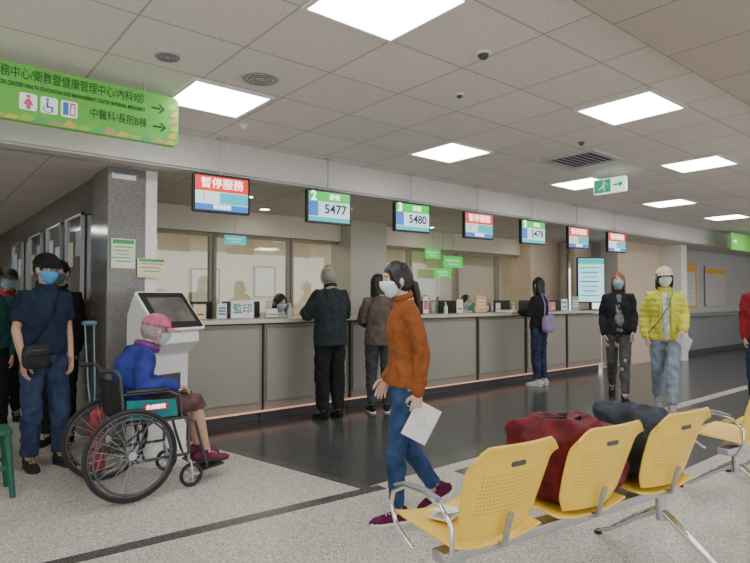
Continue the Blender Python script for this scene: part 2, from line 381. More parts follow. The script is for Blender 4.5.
for (x,w,h,c,t,n) in [(2.45,.12,.15,(.8,.75,.4),redt,1),(2.68,.12,.16,(.8,.8,.8),bluet,3),(3.3,.16,.10,(.75,.8,.75),greent,1),(4.75,.14,.2,(.2,.55,.25),paper,1),(5.15,.18,.13,(.8,.3,.25),paper,2),(5.5,.26,.17,(.8,.70,.3),redt,3),(5.8,.10,.24,(.82,.82,.8),redt,4),(6.45,.14,.2,(.85,.8,.6),bluet,1),(7.0,.20,.26,(.8,.45,.2),paper,3),(7.35,.13,.14,(.82,.82,.8),redt,1),(8.55,.12,.25,(.8,.8,.4),greent,4),(8.95,.22,.15,(.75,.25,.25),paper,1),(9.35,.15,.2,(.8,.8,.8),bluet,2),(9.7,.18,.24,(.25,.55,.3),paper,3)]:
    placard(x,5.86+random.uniform(-.04,.05),w,h,c,None,t,rot=random.uniform(-.45,.2),bars=n)
for x in(3.55,6.2,8.3):
    R=E('sanitizer_bottle',(x,5.88,1.118),label='clear hand sanitizer pump bottle on the counter',category='bottle',group='hand sanitizer bottles')
    MB().tube([(0,0,0),(0,0,.1),(0,0,.125),(0,0,.135)],[.03,.03,.016,.012],M('bottle_plastic',(.65,.75,.78),.2),n=16).make('body',R)
    MB().tube([(0,0,.135),(0,0,.165)],.008,white).tube([(0,0,.168),(-.04,0,.165)],.005,white).make('pump',R)
for (x,st) in((4.95,5),(7.75,4)):
    R=E('paper_stack',(x,5.98,1.118),rad(8),label='small stack of forms on the counter',category='papers',group='form stacks')
    b=MB()
    for k in range(st): b.box((random.uniform(-.01,.01),random.uniform(-.01,.01),.005+k*.009),(.21,.29,.008),paper)
    b.make('sheets',R,smooth=False)
# ------------------------------------------------------------------ queue displays
Wt=M('screen_white',(.62,.78,.84),.4,emit=.8,var=0); Rt=M('screen_red',(.72,.03,.02),.4,emit=1.1,var=0); Gt=M('screen_green',(.03,.50,.06),.4,emit=1.0,var=0); Bt=M('screen_blue',(.03,.16,.50),.4,emit=1.0,var=0); Ct=M('screen_teal',(.03,.42,.45),.4,emit=1.0,var=0)
tw=M('screen_text_white',(1,1,1),.4,emit=2.4,var=0); tk=M('screen_text_dark',(.01,.02,.08),.4,var=0); tr=M('screen_text_red',(.7,.03,.02),.4,emit=.5,var=0)
def display(i,kind,num,win):
    X=2.23+1.183*i
    lab='hanging black queue display showing '+('a red closed notice' if kind=='r' else 'a green header and number '+num)
    R=E('queue_display',(X,4.88,2.29),rad(-4),label=lab,category='display screen',group='hanging queue displays')
    MB().prism(rrect(.53,.345,.012),.045,black,Matrix.Translation((0,.045,0))@FACE).make('housing',R)
    MB().tube([(0,.03,.17),(0,.03,.52)],.009,lgrey).box((0,.03,.512),(.08,.08,.012),lgrey).make('hanging_pole',R)
    b=MB(); b.box((0,-.001,-.0),(.49,.003,.305),Wt)
    if kind=='r':
        b.box((0,-.003,.085),(.49,.003,.135),Rt); b.box((0,-.003,-.125),(.49,.003,.055),Bt); b.box((.11,-.003,-.04),(.27,.003,.10),Ct)
    else: b.box((0,-.003,.102),(.49,.003,.10),Gt); b.box((-.19,-.003,-.025),(.11,.003,.150),Bt); b.box((0,-.003,-.13),(.49,.003,.045),Ct)
    b.make('screen',R,smooth=False)
    if kind=='r':
        text('暫停服務',.10,tw,R,(0,-.006,.085)); text('暫停服務',.042,tw,R,(.0,-.006,-.125)); text(win,.09,tr,R,(-.17,-.006,-.04))
    else:
        text(num,.135,tk,R,(.07,-.006,-.025),bold=.003); text(win,.13,tw,R,(-.19,-.006,.102),bold=.003); text('掛號',.065,tw,R,(.06,-.006,.102))
for i,(k,n,w) in enumerate([('r','','1'),('g','5477','2'),('g','5480','3'),('r','','4'),('g','5478','5'),('r','','6'),('r','','7')]): display(i,k,n,w)
# ------------------------------------------------------------------ overhead green sign
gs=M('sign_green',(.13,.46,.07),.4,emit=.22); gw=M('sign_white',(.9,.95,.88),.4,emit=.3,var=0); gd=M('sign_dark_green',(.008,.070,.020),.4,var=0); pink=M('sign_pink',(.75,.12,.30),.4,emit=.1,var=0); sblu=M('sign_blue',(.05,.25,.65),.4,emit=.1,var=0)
R=E('overhead_sign',(.295,3.96,2.57),label='long green hanging direction sign with white icons and dark lettering',category='direction sign')
MB().prism(rrect(2.37,.34,.04),.05,gs,Matrix.Translation((-.01,.025,0))@FACE).make('sign_panel',R,bevel=.004)
b=MB()
for k in range(30):
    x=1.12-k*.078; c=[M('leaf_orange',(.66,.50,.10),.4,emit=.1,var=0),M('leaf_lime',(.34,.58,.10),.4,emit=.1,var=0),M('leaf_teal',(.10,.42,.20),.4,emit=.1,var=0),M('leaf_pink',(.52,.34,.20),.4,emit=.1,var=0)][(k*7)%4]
    b.prism([(x-.045,-.165),(x+.02,-.165),(x+.045,-.145),(x-.01,-.140+.012*(k%3))],.002,c,Matrix.Translation((0,-.0255,0))@FACE)
for k in range(5):
    x=1.10+.012*(k%2); z=-.12+.05*k; b.prism([(x,z),(x+.05,z-.005),(x+.06,z+.045),(x+.02,z+.035)],.002,[MATS['leaf_orange'],MATS['leaf_lime'],MATS['leaf_pink']][k%3],Matrix.Translation((0,-.0255,0))@FACE)
b.make('leaf_border',R,smooth=False)
text('服務中心/衛教暨健康管理中心/內科9診',.074,gd,R,(.945,-.0275,.108),'RIGHT',sx=.69)
text('SERVICES CENTER/ HEALTH EDUCATION AND MANAGEMENT CENTER /INTERNAL MEDICINE 9',.034,gd,R,(.945,-.0275,.040),'RIGHT',sx=.60,bold=.0006)
text('中醫科/長照B棟',.070,gd,R,(.96,-.0275,-.050),'RIGHT',sx=.74)
def arrow(x,z,s,mat,nm='arrow'):
    MB().prism([(x-s,z-.12*s),(x+.2*s,z-.12*s),(x+.2*s,z+.12*s),(x-s,z+.12*s)],.002,mat,Matrix.Translation((0,-.0255,0))@FACE).prism([(x-.1*s,z-.6*s),(x+.15*s,z-.6*s),(x+.8*s,z),(x+.15*s,z+.6*s),(x-.1*s,z+.6*s),(x+.45*s,z)],.002,mat,Matrix.Translation((0,-.0255,0))@FACE).make(nm,R,smooth=False)
arrow(1.04,.07,.05,gd); arrow(1.05,-.055,.05,gd)
def disc(cx,cy,r,n=14): return [(cx+r*math.cos(2*math.pi*i/n),cy+r*math.sin(2*math.pi*i/n)) for i in range(n)]
FM=Matrix.Translation((0,-.0255,0))@FACE; FM2=Matrix.Translation((0,-.0275,0))@FACE
for k,(x,fc,bg) in enumerate([(.27,pink,gw),(.38,sblu,gw),(.49,pink,gw)]):
    ic=MB().prism(rrect(.092,.10,.012,cx=x,cy=-.05),.002,bg,FM)
    if k==0:
        ic.prism(disc(x,-.018,.011),.002,fc,FM2).prism([(x-.028,-.070),(x+.028,-.070),(x+.01,-.032),(x-.01,-.032)],.002,fc,FM2).prism([(x-.012,-.095),(x+.012,-.095),(x+.012,-.07),(x-.012,-.07)],.002,fc,FM2)
    elif k==1:
        ic.prism(disc(x-.01,-.017,.009),.002,fc,FM2).prism([(x-.016,-.061),(x-.004,-.061),(x-.004,-.029),(x-.016,-.029)],.002,fc,FM2).prism([(x-.016,-.065),(x+.02,-.065),(x+.02,-.055),(x-.016,-.055)],.002,fc,FM2).prism([(x+.012,-.09),(x+.022,-.09),(x+.022,-.057),(x+.012,-.057)],.002,fc,FM2)
        ic.tube([FM2@V((x-.006+.026*math.cos(a*.35),-.073+.020*math.sin(a*.35),.001)) for a in range(7,18)],.003,fc,n=6)
    else:
        ic.prism([(x-.035,-.09),(x-.004,-.09),(x-.004,-.010),(x-.035,-.010)],.002,sblu,FM2).prism([(x+.004,-.09),(x+.035,-.09),(x+.035,-.010),(x+.004,-.010)],.002,fc,FM2).prism(disc(x+.019,-.030,.008),.002,gw,Matrix.Translation((0,-.0295,0))@FACE).prism([(x+.011,-.08),(x+.028,-.08),(x+.028,-.043),(x+.011,-.043)],.002,gw,Matrix.Translation((0,-.0295,0))@FACE)
    ic.make('pictogram',R,smooth=False)
for x in(-.9,0,.95): MB().tube([(x,0,.17),(x,0,.238)],.006,steel,n=8).make('hanging_rod',R)
# exit sign
R=E('exit_sign',(6.26,3.35,2.64),rad(-90),label='hanging white and green exit sign with running figure and arrow',category='exit sign')
MB().prism(rrect(.38,.17,.01),.05,M('exit_white',(.75,.9,.82),.4,emit=1.1,var=0),Matrix.Translation((0,.025,0))@FACE).make('sign_box',R)
eg=M('exit_green',(.02,.42,.22),.4,emit=.6,var=0)
MB().prism([(-.18,-.075),(.02,-.075),(.02,.075),(-.18,.075)],.002,eg,FM).make('green_panel',R,smooth=False)
MB().prism(disc(-.06,.05,.014),.002,gw,FM2).prism([(-.085,-.01),(-.055,-.01),(-.045,.035),(-.075,.035)],.002,gw,FM2).prism([(-.06,-.06),(-.045,-.06),(-.058,-.005),(-.08,-.005)],.002,gw,FM2).prism([(-.12,-.045),(-.085,-.02),(-.075,.0),(-.09,.0),(-.13,-.035)],.002,gw,FM2).prism([(-.045,.02),(-.01,.01),(-.01,.02),(-.05,.035)],.002,gw,FM2).make('running_figure',R,smooth=False)
MB().prism([(.05,-.01),(.12,-.01),(.12,.01),(.05,.01)],.002,eg,FM).prism([(.12,-.035),(.17,0),(.12,.035)],.002,eg,FM).make('arrow',R,smooth=False)
MB().tube([(0,0,.085),(0,0,.17)],.008,steel,n=8).make('hanging_rod',R)
# accessible sign in corridor (blue), corridor boards
R=E('accessibility_sign',(.40,9.0,2.05),label='small blue hanging wheelchair symbol sign in the corridor',category='sign')
MB().prism(rrect(.28,.28,.02),.03,sblu,Matrix.Translation((0,.015,0))@FACE).make('sign_panel',R)
FM3=Matrix.Translation((0,-.016,0))@FACE
MB().prism(disc(-.02,.085,.022),.002,gw,FM3).prism([(-.035,-.02),(-.01,-.02),(-.01,.06),(-.035,.06)],.002,gw,FM3).prism([(-.035,-.03),(.06,-.03),(.06,-.01),(-.035,-.01)],.002,gw,FM3).prism([(.045,-.10),(.065,-.10),(.065,-.03),(.045,-.03)],.002,gw,FM3).tube([(-.01+.065*math.cos(a*.3),-.017,-.055+.06*math.sin(a*.3)) for a in range(8,21)],.007,gw,n=6).make('pictogram',R,smooth=False)
MB().tube([(0,0,.14),(0,0,.45)],.006,steel,n=8).make('hanging_rod',R)
for i,(y,w,z) in enumerate([(6.5,.7,1.75),(7.5,.8,1.75),(8.7,.9,1.75),(10.2,.9,1.75)]):
    R=E('glass_notice_case',(1.375,y,z),rad(-90),label='steel framed dark glass notice case on the granite corridor wall',category='notice case',group='corridor notice cases')
    MB().box((0,0,0),(w,.02,.85),M('case_back',(.13,.135,.13),.08)).make('backing',R)
    b=MB()
    for s in(-1,1): b.box((s*w/2,-.015,0),(.02,.035,.87),steel).box((0,-.015,s*.425),(w+.02,.035,.02),steel)
    b.make('frame',R)
    b=MB()
    for k in range(2): b.box((-w*.22+k*w*.44,-.012,.05+.1*((k+i)%2)),(w*.28,.003,.26),[M('dull_paper',(.48,.48,.45),.6),M('pale_blue_paper',(.32,.40,.45),.6)][(k+i)%2])
    b.make('posted_sheets',R)
def notice(x,y,z,w,h,col,stripe,lab,lines=5,rotz=0,border=None,ink=None):
    R=E('wall_notice',(x,y,z),rotz,label=lab,category='notice')
    MB().box((0,-.004,0),(w,.006,h),M('notice_%.2f%.2f%.2f'%col,col,.5)).make('sheet',R,smooth=False)
    if border:
        b=MB()
        for s in(-1,1): b.box((s*w/2,-.008,0),(.05,.016,h+.05),border).box((0,-.008,s*h/2),(w,.016,.05),border)
        b.make('frame',R,smooth=False)
    b=MB(); b.box((0,-.008,h*.40),(w*.9,.002,h*.14),stripe)
    for k in range(lines): b.box((-.02*(k%2),-.008,h*(.22-.6*k/lines)),(w*(.8-.12*(k%3)),.002,h*.03),ink or inkm)
    b.make('printed_lines',R,smooth=False)
notice(1.50,5.295,1.74,.20,.26,(.70,.76,.60),greent,'pale green notice taped on the granite column',ink=greent)
notice(1.74,5.28,1.62,.25,.17,(.74,.74,.45),greent,'pale yellow placard with green printing beside the column',3)
notice(1.50,5.295,2.42,.20,.05,(.85,.85,.85),bluet,'small white number plate high on the granite column',0)
orf=M('orange_frame',(.80,.42,.05),.5)
notice(14.3,5.775,1.65,.95,1.0,(.62,.60,.56),orf,'large information panel with orange frame on the wall',6,border=orf,ink=lgrey)
notice(16.0,5.775,1.65,1.3,.95,(.56,.50,.46),orf,'wide information panel with pale prints on the wall',5,border=lgrey,ink=lgrey)
R=E('handrail',(16.4,5.70,.92),label='steel wall handrail on brackets',category='handrail')
MB().tube([(-2.6,0,0),(2.6,0,0)],.022,chrome,cap='round').make('rail',R)
for k in range(4): MB().tube([(-2.2+k*1.45,0,0),(-2.2+k*1.45,.06,-.03)],.01,steel).make('bracket',R)
R=E('direction_sign',(14.05,4.6,2.56),label='green hanging direction sign with white arrow',category='direction sign')
MB().prism(rrect(1.1,.36,.02),.04,gs,FACE).make('sign_panel',R); 
arrow_m=Matrix.Translation((0,-.042,0))@FACE
MB().prism([(-.45,-.02),(-.30,-.02),(-.30,.02),(-.45,.02)],.002,gw,arrow_m).prism([(-.30,-.06),(-.21,0),(-.30,.06)],.002,gw,arrow_m).make('arrow',R,smooth=False)
for x in(-.4,.4): MB().tube([(x,-.02,.18),(x,-.02,.25)],.008,steel).make('hanging_rod',R)
for (x,w,h,z,m,lab) in((6.95,.36,.17,2.10,Gt,'small lit green hanging sign inside the office'),(7.45,.48,.20,1.98,Gt,'small lit green hanging sign inside the office'),(3.33,.30,.12,2.10,Ct,'small teal hanging sign inside the office'),(7.2,.40,.16,1.78,Gt,'small lit green hanging sign inside the office')):
    R=E('office_sign',(x,6.9,z),label=lab,category='sign',group='hanging office signs')
    MB().prism(rrect(w,h,.01),.02,m,FACE).make('sign_panel',R)
    b=MB(); b.box((-w*.05,-.022,h*.12),(w*.7,.002,h*.16),gw).box((0,-.022,-h*.2),(w*.5,.002,h*.12),gw); b.make('printed_lines',R,smooth=False)
    MB().tube([(0,-.01,h/2),(0,-.01,2.5-z)],.005,lgrey,n=6).make('hanging_rod',R)
# portrait display on the counter end
R=E('portrait_display',(10.30,5.93,1.118),rad(-38),label='tall upright information screen standing on the counter end',category='display screen')
MB().prism(rrect(.54,.88,.02),.05,black,Matrix.Translation((0,.025,.58))@FACE).make('housing',R)
b=MB().box((0,-.027,.58),(.50,.003,.83),M('info_screen',(.42,.74,.86),.4,emit=1.1,var=.03))
b.box((0,-.030,.94),(.50,.003,.10),Ct)
for k in range(7): b.box((-.03,-.030,.82-k*.09),(.38-.06*(k%3),.002,.025),Bt if k%2 else Gt)
b.make('screen',R,smooth=False)
MB().tube([(0,.02,.02),(0,.02,.15)],.03,black).box((0,.02,.01),(.30,.20,.02),black).make('stand',R)
# ------------------------------------------------------------------ kiosk
kw=M('kiosk_white',(.78,.79,.78),.35)
R=E('self_service_kiosk',(1.70,4.93,0),rad(20),label='white self-service kiosk with slanted black touch screen',category='kiosk')
MB().prism(rrect(.50,.40,.05),.05,kw).make('base',R,bevel=.006)
side=[(.17,.05),(.17,1.20),(.10,1.36),(.04,1.38),(-.26,1.06),(-.26,.98),(-.13,.88),(-.11,.05)]
side=side[::-1]
CYC=Matrix(((0,0,1,0),(1,0,0,0),(0,1,0,0),(0,0,0,1)))
MB().prism(side,.40,kw,Matrix.Translation((-.20,0,0))@CYC).make('body',R,bevel=.012)
sl=math.atan2(.32,.30)
Ms=Matrix.Translation((0,-.115,1.23))@Matrix.Rotation(sl,4,'X')
MB().prism(rrect(.50,.43,.03),.028,kw,Ms).make('screen_surround',R,bevel=.006)
MB().prism(rrect(.46,.39,.015),.006,black,Ms@Matrix.Translation((0,0,.0285))).make('screen_bezel',R)
MB().prism(rrect(.36,.27,.004),.003,M('kiosk_screen',(.12,.11,.10),.15,emit=.10,scale=6,var=.4),Ms@Matrix.Translation((0,0,.035))).make('screen',R,smooth=False)
MB().box((0,-.125,.66),(.22,.02,.12),dgrey).box((0,-.135,.42),(.26,.015,.02),dgrey).make('paper_slot',R,bevel=.004)
R=E('printer',(2.02,5.98,1.118),rad(-10),label='black desktop printer standing on the counter end',category='printer')
MB().prism([(-.14,0),(.16,0),(.16,.20),(.08,.24),(-.14,.14)],.36,black,Matrix.Translation((-.18,0,0))@CYC).make('body',R,bevel=.01)
MB().box((0,-.13,.03),(.26,.06,.01),lgrey).make('tray',R); MB().box((.0,.1,.27),(.22,.004,.12),paper,Matrix.Rotation(rad(-20),3,'X')).make('paper_sheet',R)
# ------------------------------------------------------------------ bench seats
yel=perf_mat('yellow_perforated_steel',(.90,.60,.075),.33)
def sheet(fn,nu,nv,mat):
    me=bpy.data.meshes.new('sheet'); vs=[];fs=[];uv=[]
    for j in range(nv+1):
        for i in range(nu+1):
            p,q=fn(i/nu*2-1,j/nv); vs.append(p); uv.append(q)
    for j in range(nv):
        for i in range(nu): a=j*(nu+1)+i; fs.append((a,a+1,a+nu+2,a+nu+1))
    me.from_pydata(vs,[],fs); l=me.uv_layers.new(name='UVMap')
    for lp in me.loops: l.data[lp.index].uv=uv[lp.vertex_index]
    me.materials.append(mat); me.polygons.foreach_set('use_smooth',[True]*len(me.polygons)); return me
def seat_fn(u,v):
    w=.232*(1-.10*(v>.75)*(v-.75)/.25); ex=abs(u)
    y=.02+.45*v
    if v>.85: y-=.03*max(0,ex-.75)/.25*(v-.85)/.15*1.6
    z=.425-.020*math.cos(u*1.4)+.014*ex**3-.03*max(0,(v-.82)/.18)**2+.022*v
    return (u*w,y,z),(u*w,.44*v-.02)
def back_fn(u,v):
    w=.186+.034*math.sin(v*math.pi*.62)
    ex=abs(u); z=.438+.380*v
    if v>.75: z-=.055*max(0,(ex-.68)/.32)**2*(v-.75)/.25
    if v<.15: w*=.86+.14*v/.15
    y=.02-.10*v-.03*v*v+.035*ex*ex
    if v>.9: y-=.010*(v-.9)/.1
    return (u*w,y,z),(u*w,.385*v)
def bench(loc,rotz,n,lab,legs,arms):
    R=E('waiting_bench',loc,rotz,label=lab,category='bench')
    for k in range(n):
        x=k*.56
        S=E('bench_seat',(x,0,0)); S.parent=R
        for nm,fn in(('seat_shell',seat_fn),('backrest',back_fn)):
            o=bpy.data.objects.new(nm,sheet(fn,16,18,yel)); COL.objects.link(o); o.parent=S
            q=o.modifiers.new('s','SOLIDIFY'); q.thickness=.010; q.offset=0
            q=o.modifiers.new('b','BEVEL'); q.width=.003; q.segments=2
        b=MB()
        b.tube([(0,.30,.40),(0,.06,.390),(0,-.005,.41),(0,-.030,.50),(0,-.045,.54)],.012,steel,n=8).box((0,.14,.392),(.2,.1,.012),steel)
        b.make('support_bracket',S)
        MB().prism(rrect(.075,.020,.0095),.003,dgrey,Matrix.Translation((0,-.083,.735))@Matrix.Rotation(rad(12),4,'X')@FACE).make('grip_slot',S)
    w=.56*(n-1)
    MB().box((w/2,.14,.355),(w+.42,.075,.045),steel).make('beam',R,bevel=.006)
    for x in legs:
        b=MB(); b.tube([(x,.14,.34),(x,.135,.20)],.026,steel,n=12)
        b.tube([(x,.52,.018),(x,.44,.05),(x,.28,.17),(x,.17,.24),(x,.11,.24),(x,-.02,.15),(x,-.18,.04),(x,-.24,.018)],[(.018,.011),(.018,.013),(.020,.018),(.022,.024),(.022,.024),(.020,.018),(.018,.013),(.018,.011)],chrome,n=12,side=(1,0,0),cap='round')
        lg=b.make('leg',R)
        for y in(.52,-.235): MB().tube([(x,y,0),(x,y,.016)],.022,rubber,n=14).make('foot_glide',lg)
    for x in arms:
        a=MB().tube([(x,.02,.37),(x,-.02,.44),(x,-.02,.53),(x,.04,.59),(x,.14,.610),(x,.27,.60),(x,.35,.56),(x,.37,.50),(x,.33,.43),(x,.22,.375)],.0095,chrome,n=10,cap='round').make('armrest',R)
        MB().tube([(x,.06,.610),(x,.14,.622),(x,.27,.613),(x,.33,.59)],[(.017,.007)]*4,M('grey_pad',(.22,.23,.24),.5),n=10,side=(1,0,0),cap='round').make('arm_pad',a)
    return R
bench((1.80,1.41,0),rad(-7.3),3,'three yellow perforated steel seats on a shared chrome-legged beam',(-.10,1.26),(-.27,))
bench((4.32,1.30,0),rad(-7.3),2,'yellow perforated steel waiting seats on a beam',(-.05,.62),(-.28,))
# bags on the bench
def softbox(b,c,d,mat,p=.35,nu=28,nv=16):
    def f(q,dd):
        g=lambda t:math.copysign(abs(t)**p,t)
        r=math.sqrt(dd.x**2+dd.y**2) or 1e-6
        cx,cy=g(dd.x/r),g(dd.y/r); rr=r**p; return V((cx*rr*d[0]/2,cy*rr*d[1]/2,g(dd.z)*d[2]/2))
    return b.ell(c,(1,1,1),mat,nu=nu,nv=nv,fn=f)
def wobble(me,amp,sc,seed=0,st=(1,1,1),quilt=0,ridge=0):
    me.update()
    ns=[v.normal.copy() for v in me.vertices]
    for v,n in zip(me.vertices,ns):
        c=v.co; q=V((c.x*sc*st[0]+seed,c.y*sc*st[1],c.z*sc*st[2]))
        k=noise.noise(q)+.5*noise.noise(V((c.x*sc*2.3*st[0],c.y*sc*2.3*st[1]+seed,c.z*sc*2.3*st[2])))
        d=amp*k
        if ridge: d+=ridge*(1-3*abs(noise.noise(q*1.3+V((5,2,seed)))))
        if quilt: d+=quilt*(abs(math.sin(c.z*math.pi/.065))-.5)
        v.co=c+n*d
def duffel(name,loc,rotz,d,mat,trim,lab,cat,sag=.25,extras=True):
    R=E(name,loc,rotz,label=lab,category=cat); h=d[2]
    o=softbox(MB(),(0,0,h/2),d,mat,.45,84,48).make('body',R)
    for v in o.data.vertices:
        t=v.co.x/d[0]
        if v.co.z>h*.35: v.co.z-=sag*h*(.5+t)*(v.co.z/h-.35)
        k=1-.25*(v.co.z/h); v.co.y*=k
    wobble(o.data,.022,6,3,ridge=.026)
    top=lambda x:h*(1-sag*(.5+x/d[0])*.62)
    if not extras: return R
    MB().tube([(x*d[0],.0,top(x*d[0])*1.0+.004) for x in(-.36,-.2,0,.2,.36)],.005,trim,n=8).make('zipper',R)
    for s in(-1,1): MB().tube([(-.11,s*d[1]*.38,h*.72),(-.10,s*d[1]*.30,h*.9),(-.05,s*d[1]*.16,top(0)+.01),(.05,s*d[1]*.12,top(.05)+.012),(.10,s*d[1]*.30,h*.8),(.12,s*d[1]*.39,h*.62)],[(.014,.004)]*6,trim,n=8,side=(1,0,0)).make('handle',R)
    MB().tube([(-d[0]*.46,-.05,h*.6),(-d[0]*.3,-d[1]*.45,h*.62),(0,-d[1]*.50,h*.45),(d[0]*.3,-d[1]*.45,h*.52),(d[0]*.46,-.05,h*.5)],[(.004,.016)]*5,trim,n=8).make('strap',R)
    return R
mar=cloth('maroon_nylon',(.13,.012,.018),.4,.55); blk=cloth('black_nylon',(.025,.025,.03),.3,.6)
duffel('duffel_bag',(2.47,1.56,.446),rad(-9),(.54,.38,.355),mar,M('dark_strap',(.03,.012,.015),.7),'large slouched maroon duffel bag lying on the yellow seats','bag',.25)
duffel('travel_bag',(3.06,1.50,.446),rad(0),(.52,.34,.25),blk,black,'black nylon travel bag on the yellow seat','bag',.2)
duffel('pouch_bag',(3.04,1.53,.672),rad(-12),(.38,.22,.11),cloth('slate_blue_nylon',(.045,.055,.075),.4,.7),black,'small slumped slate-blue bag resting on the black bag','bag',.55,False)
R=E('backpack',(3.55,2.35,0),rad(30),label='dark grey backpack standing on the floor by the bench',category='backpack')
gb=cloth('dark_grey_canvas',(.05,.06,.07),.3,.7)
o=softbox(MB(),(0,0,.20),(.30,.22,.40),gb,.55,48,30).make('body',R); wobble(o.data,.015,8,1,ridge=.01)
softbox(MB(),(0,-.12,.14),(.22,.08,.18),gb,.5).make('pocket',R); MB().tube([(-.03,.05,.38),(-.03,.05,.44),(.03,.05,.44),(.03,.05,.38)],.008,black).make('handle',R)
R=E('folded_paper',(1.79,1.70,.440),rad(20),label='folded white paper lying on the yellow seat',category='paper')
MB().box((0,0,.003),(.16,.10,.004),paper).make('sheet',R); MB().box((.0,.0,.016),(.15,.09,.002),paper,Matrix.Rotation(rad(14),3,'Y')).make('folded_flap',R)
# ------------------------------------------------------------------ wheelchair
def wheelchair(loc,rotz):
    R=E('wheelchair',loc,rotz,label='black and chrome folding wheelchair with teal side panels, occupied',category='wheelchair')
    teal=cloth('teal_vinyl',(.015,.22,.24),.1,.5); frm=M('wheelchair_frame',(.10,.105,.11),.3,.8)
    for s in(-1,1):
        W=E('rear_wheel',(0,s*.305,.305)); W.parent=R; W.rotation_euler=(rad(2*s),0,0)
        circ=lambda r,y,n=48:[(r*math.cos(2*math.pi*i/n),y,r*math.sin(2*math.pi*i/n)) for i in range(n)]
        MB().tube(circ(.289,0),.0155,rubber,n=12,closed=True).make('tire',W)
        MB().tube(circ(.270,0),.008,M('grey_rim',(.12,.12,.13),.35,.6),n=10,closed=True).make('rim',W)
        MB().tube(circ(.245,s*.04),.008,M('dark_hand_rim',(.10,.10,.11),.3,.6),n=10,closed=True).make('hand_rim',W)
        b=MB()
        for k in range(24):
            a=2*math.pi*k/24; a2=a+(.35 if k%2 else -.35); q=.012*(1 if k%4<2 else -1)
            b.tube([(.025*math.cos(a2),q,.025*math.sin(a2)),(.268*math.cos(a),0,.268*math.sin(a))],.0016,steel,n=6)
        for k in range(6):
            a=2*math.pi*k/6; b.tube([(.268*math.cos(a),0,.268*math.sin(a)),(.245*math.cos(a),s*.04,.245*math.sin(a))],.004,steel,n=6)
        b.make('spokes',W)
        MB().tube([(0,-.03,0),(0,.03,0)],.028,steel,n=16).make('hub',W)
        C=E('caster_wheel',(.43,s*.25,.085)); C.parent=R
        MB().tube(circ(.072,0,28),.013,rubber,n=10,closed=True).make('tire',C)
        b=MB()
        for k in range(5):
            a=2*math.pi*k/5; b.tube([(0,0,0),(.065*math.cos(a),0,.065*math.sin(a))],.006,lgrey,n=6)
        b.tube([(0,-.02,0),(0,.02,0)],.014,lgrey).make('hub',C)
        MB().tube([(0,.025,0),(-.01,.025,.10),(-.02,0,.115),(-.02,0,.19)],.009,steel,n=8).tube([(0,-.025,0),(-.01,-.025,.10),(-.02,0,.115)],.009,steel,n=8).make('fork',C)
        y=s*.25
        b=MB()
        b.tube([(-.03,y,.22),(-.03,y,.50),(-.06,y,.82),(-.09,y,.865),(-.19,y,.87)],.011,frm,n=10)
        b.tube([(-.03,y,.50),(.40,y,.50),(.46,y,.46),(.50,y,.30),(.55,y,.14)],.011,frm,n=10)
        b.tube([(-.03,y,.24),(.41,y,.24)],.011,frm,n=10).tube([(.41,y,.24),(.41,y,.50)],.011,frm,n=10)
        b.tube([(-.04,y,.70),(.26,y,.70),(.34,y,.66),(.36,y,.50)],.010,frm,n=10)
        b.make('side_frame',R)
        MB().tube([(-.20,y,.871),(-.11,y,.866)],.016,rubber,n=12).make('push_handle',R)
        MB().tube([(-.02,y,.715),(.25,y,.715)],[(.026,.013)]*2,black,n=12,side=(0,1,0),cap='round').make('arm_pad',R)
        MB().prism([(-.02,.52),(.33,.52),(.31,.64),(-.02,.66)],.008,teal,Matrix.Translation((0,s*.25+.004,0))@FACE).make('side_panel',R,bevel=.002)
        MB().box((.62,s*.10+s*.03,.098),(.17,.15,.014),black,Matrix.Rotation(rad(-8),3,'Y')).tube([(.55,s*.25,.14),(.56,s*.20,.10),(.60,s*.15,.092)],.009,frm,n=8).make('footrest',R,bevel=.003)
    MB().box((.20,0,.505),(.42,.47,.022),cloth('black_vinyl',(.02,.02,.022),.1,.45)).make('seat',R,bevel=.008)
    me=MB(); n=12; vs=[];fs=[]
    for j in range(7):
        for i in range(n+1):
            u=i/n*2-1; z=.53+.26*j/6; vs.append(V((-.035-.03*(z-.5)/.3-.035*(1-u*u),u*.245,z)))
    for j in range(6):
        for i in range(n): a=j*(n+1)+i; fs.append((a,a+1,a+n+2,a+n+1))
    me.add(vs,fs,MATS['black_vinyl']).make('backrest',R,solid=.008)
    MB().tube([(.1,-.25,.24),(.16,.25,.5)],.009,frm,n=8).tube([(.1,.25,.24),(.16,-.25,.5)],.009,frm,n=8).make('cross_brace',R)
    P=MB().box((.17,-.262,.60),(.17,.004,.045),MATS['red_print']).make('name_plate',R); 
    text('長庚醫院',.034,tw,P,(.17,-.266,.60))
wheelchair((1.20,4.30,0),0)
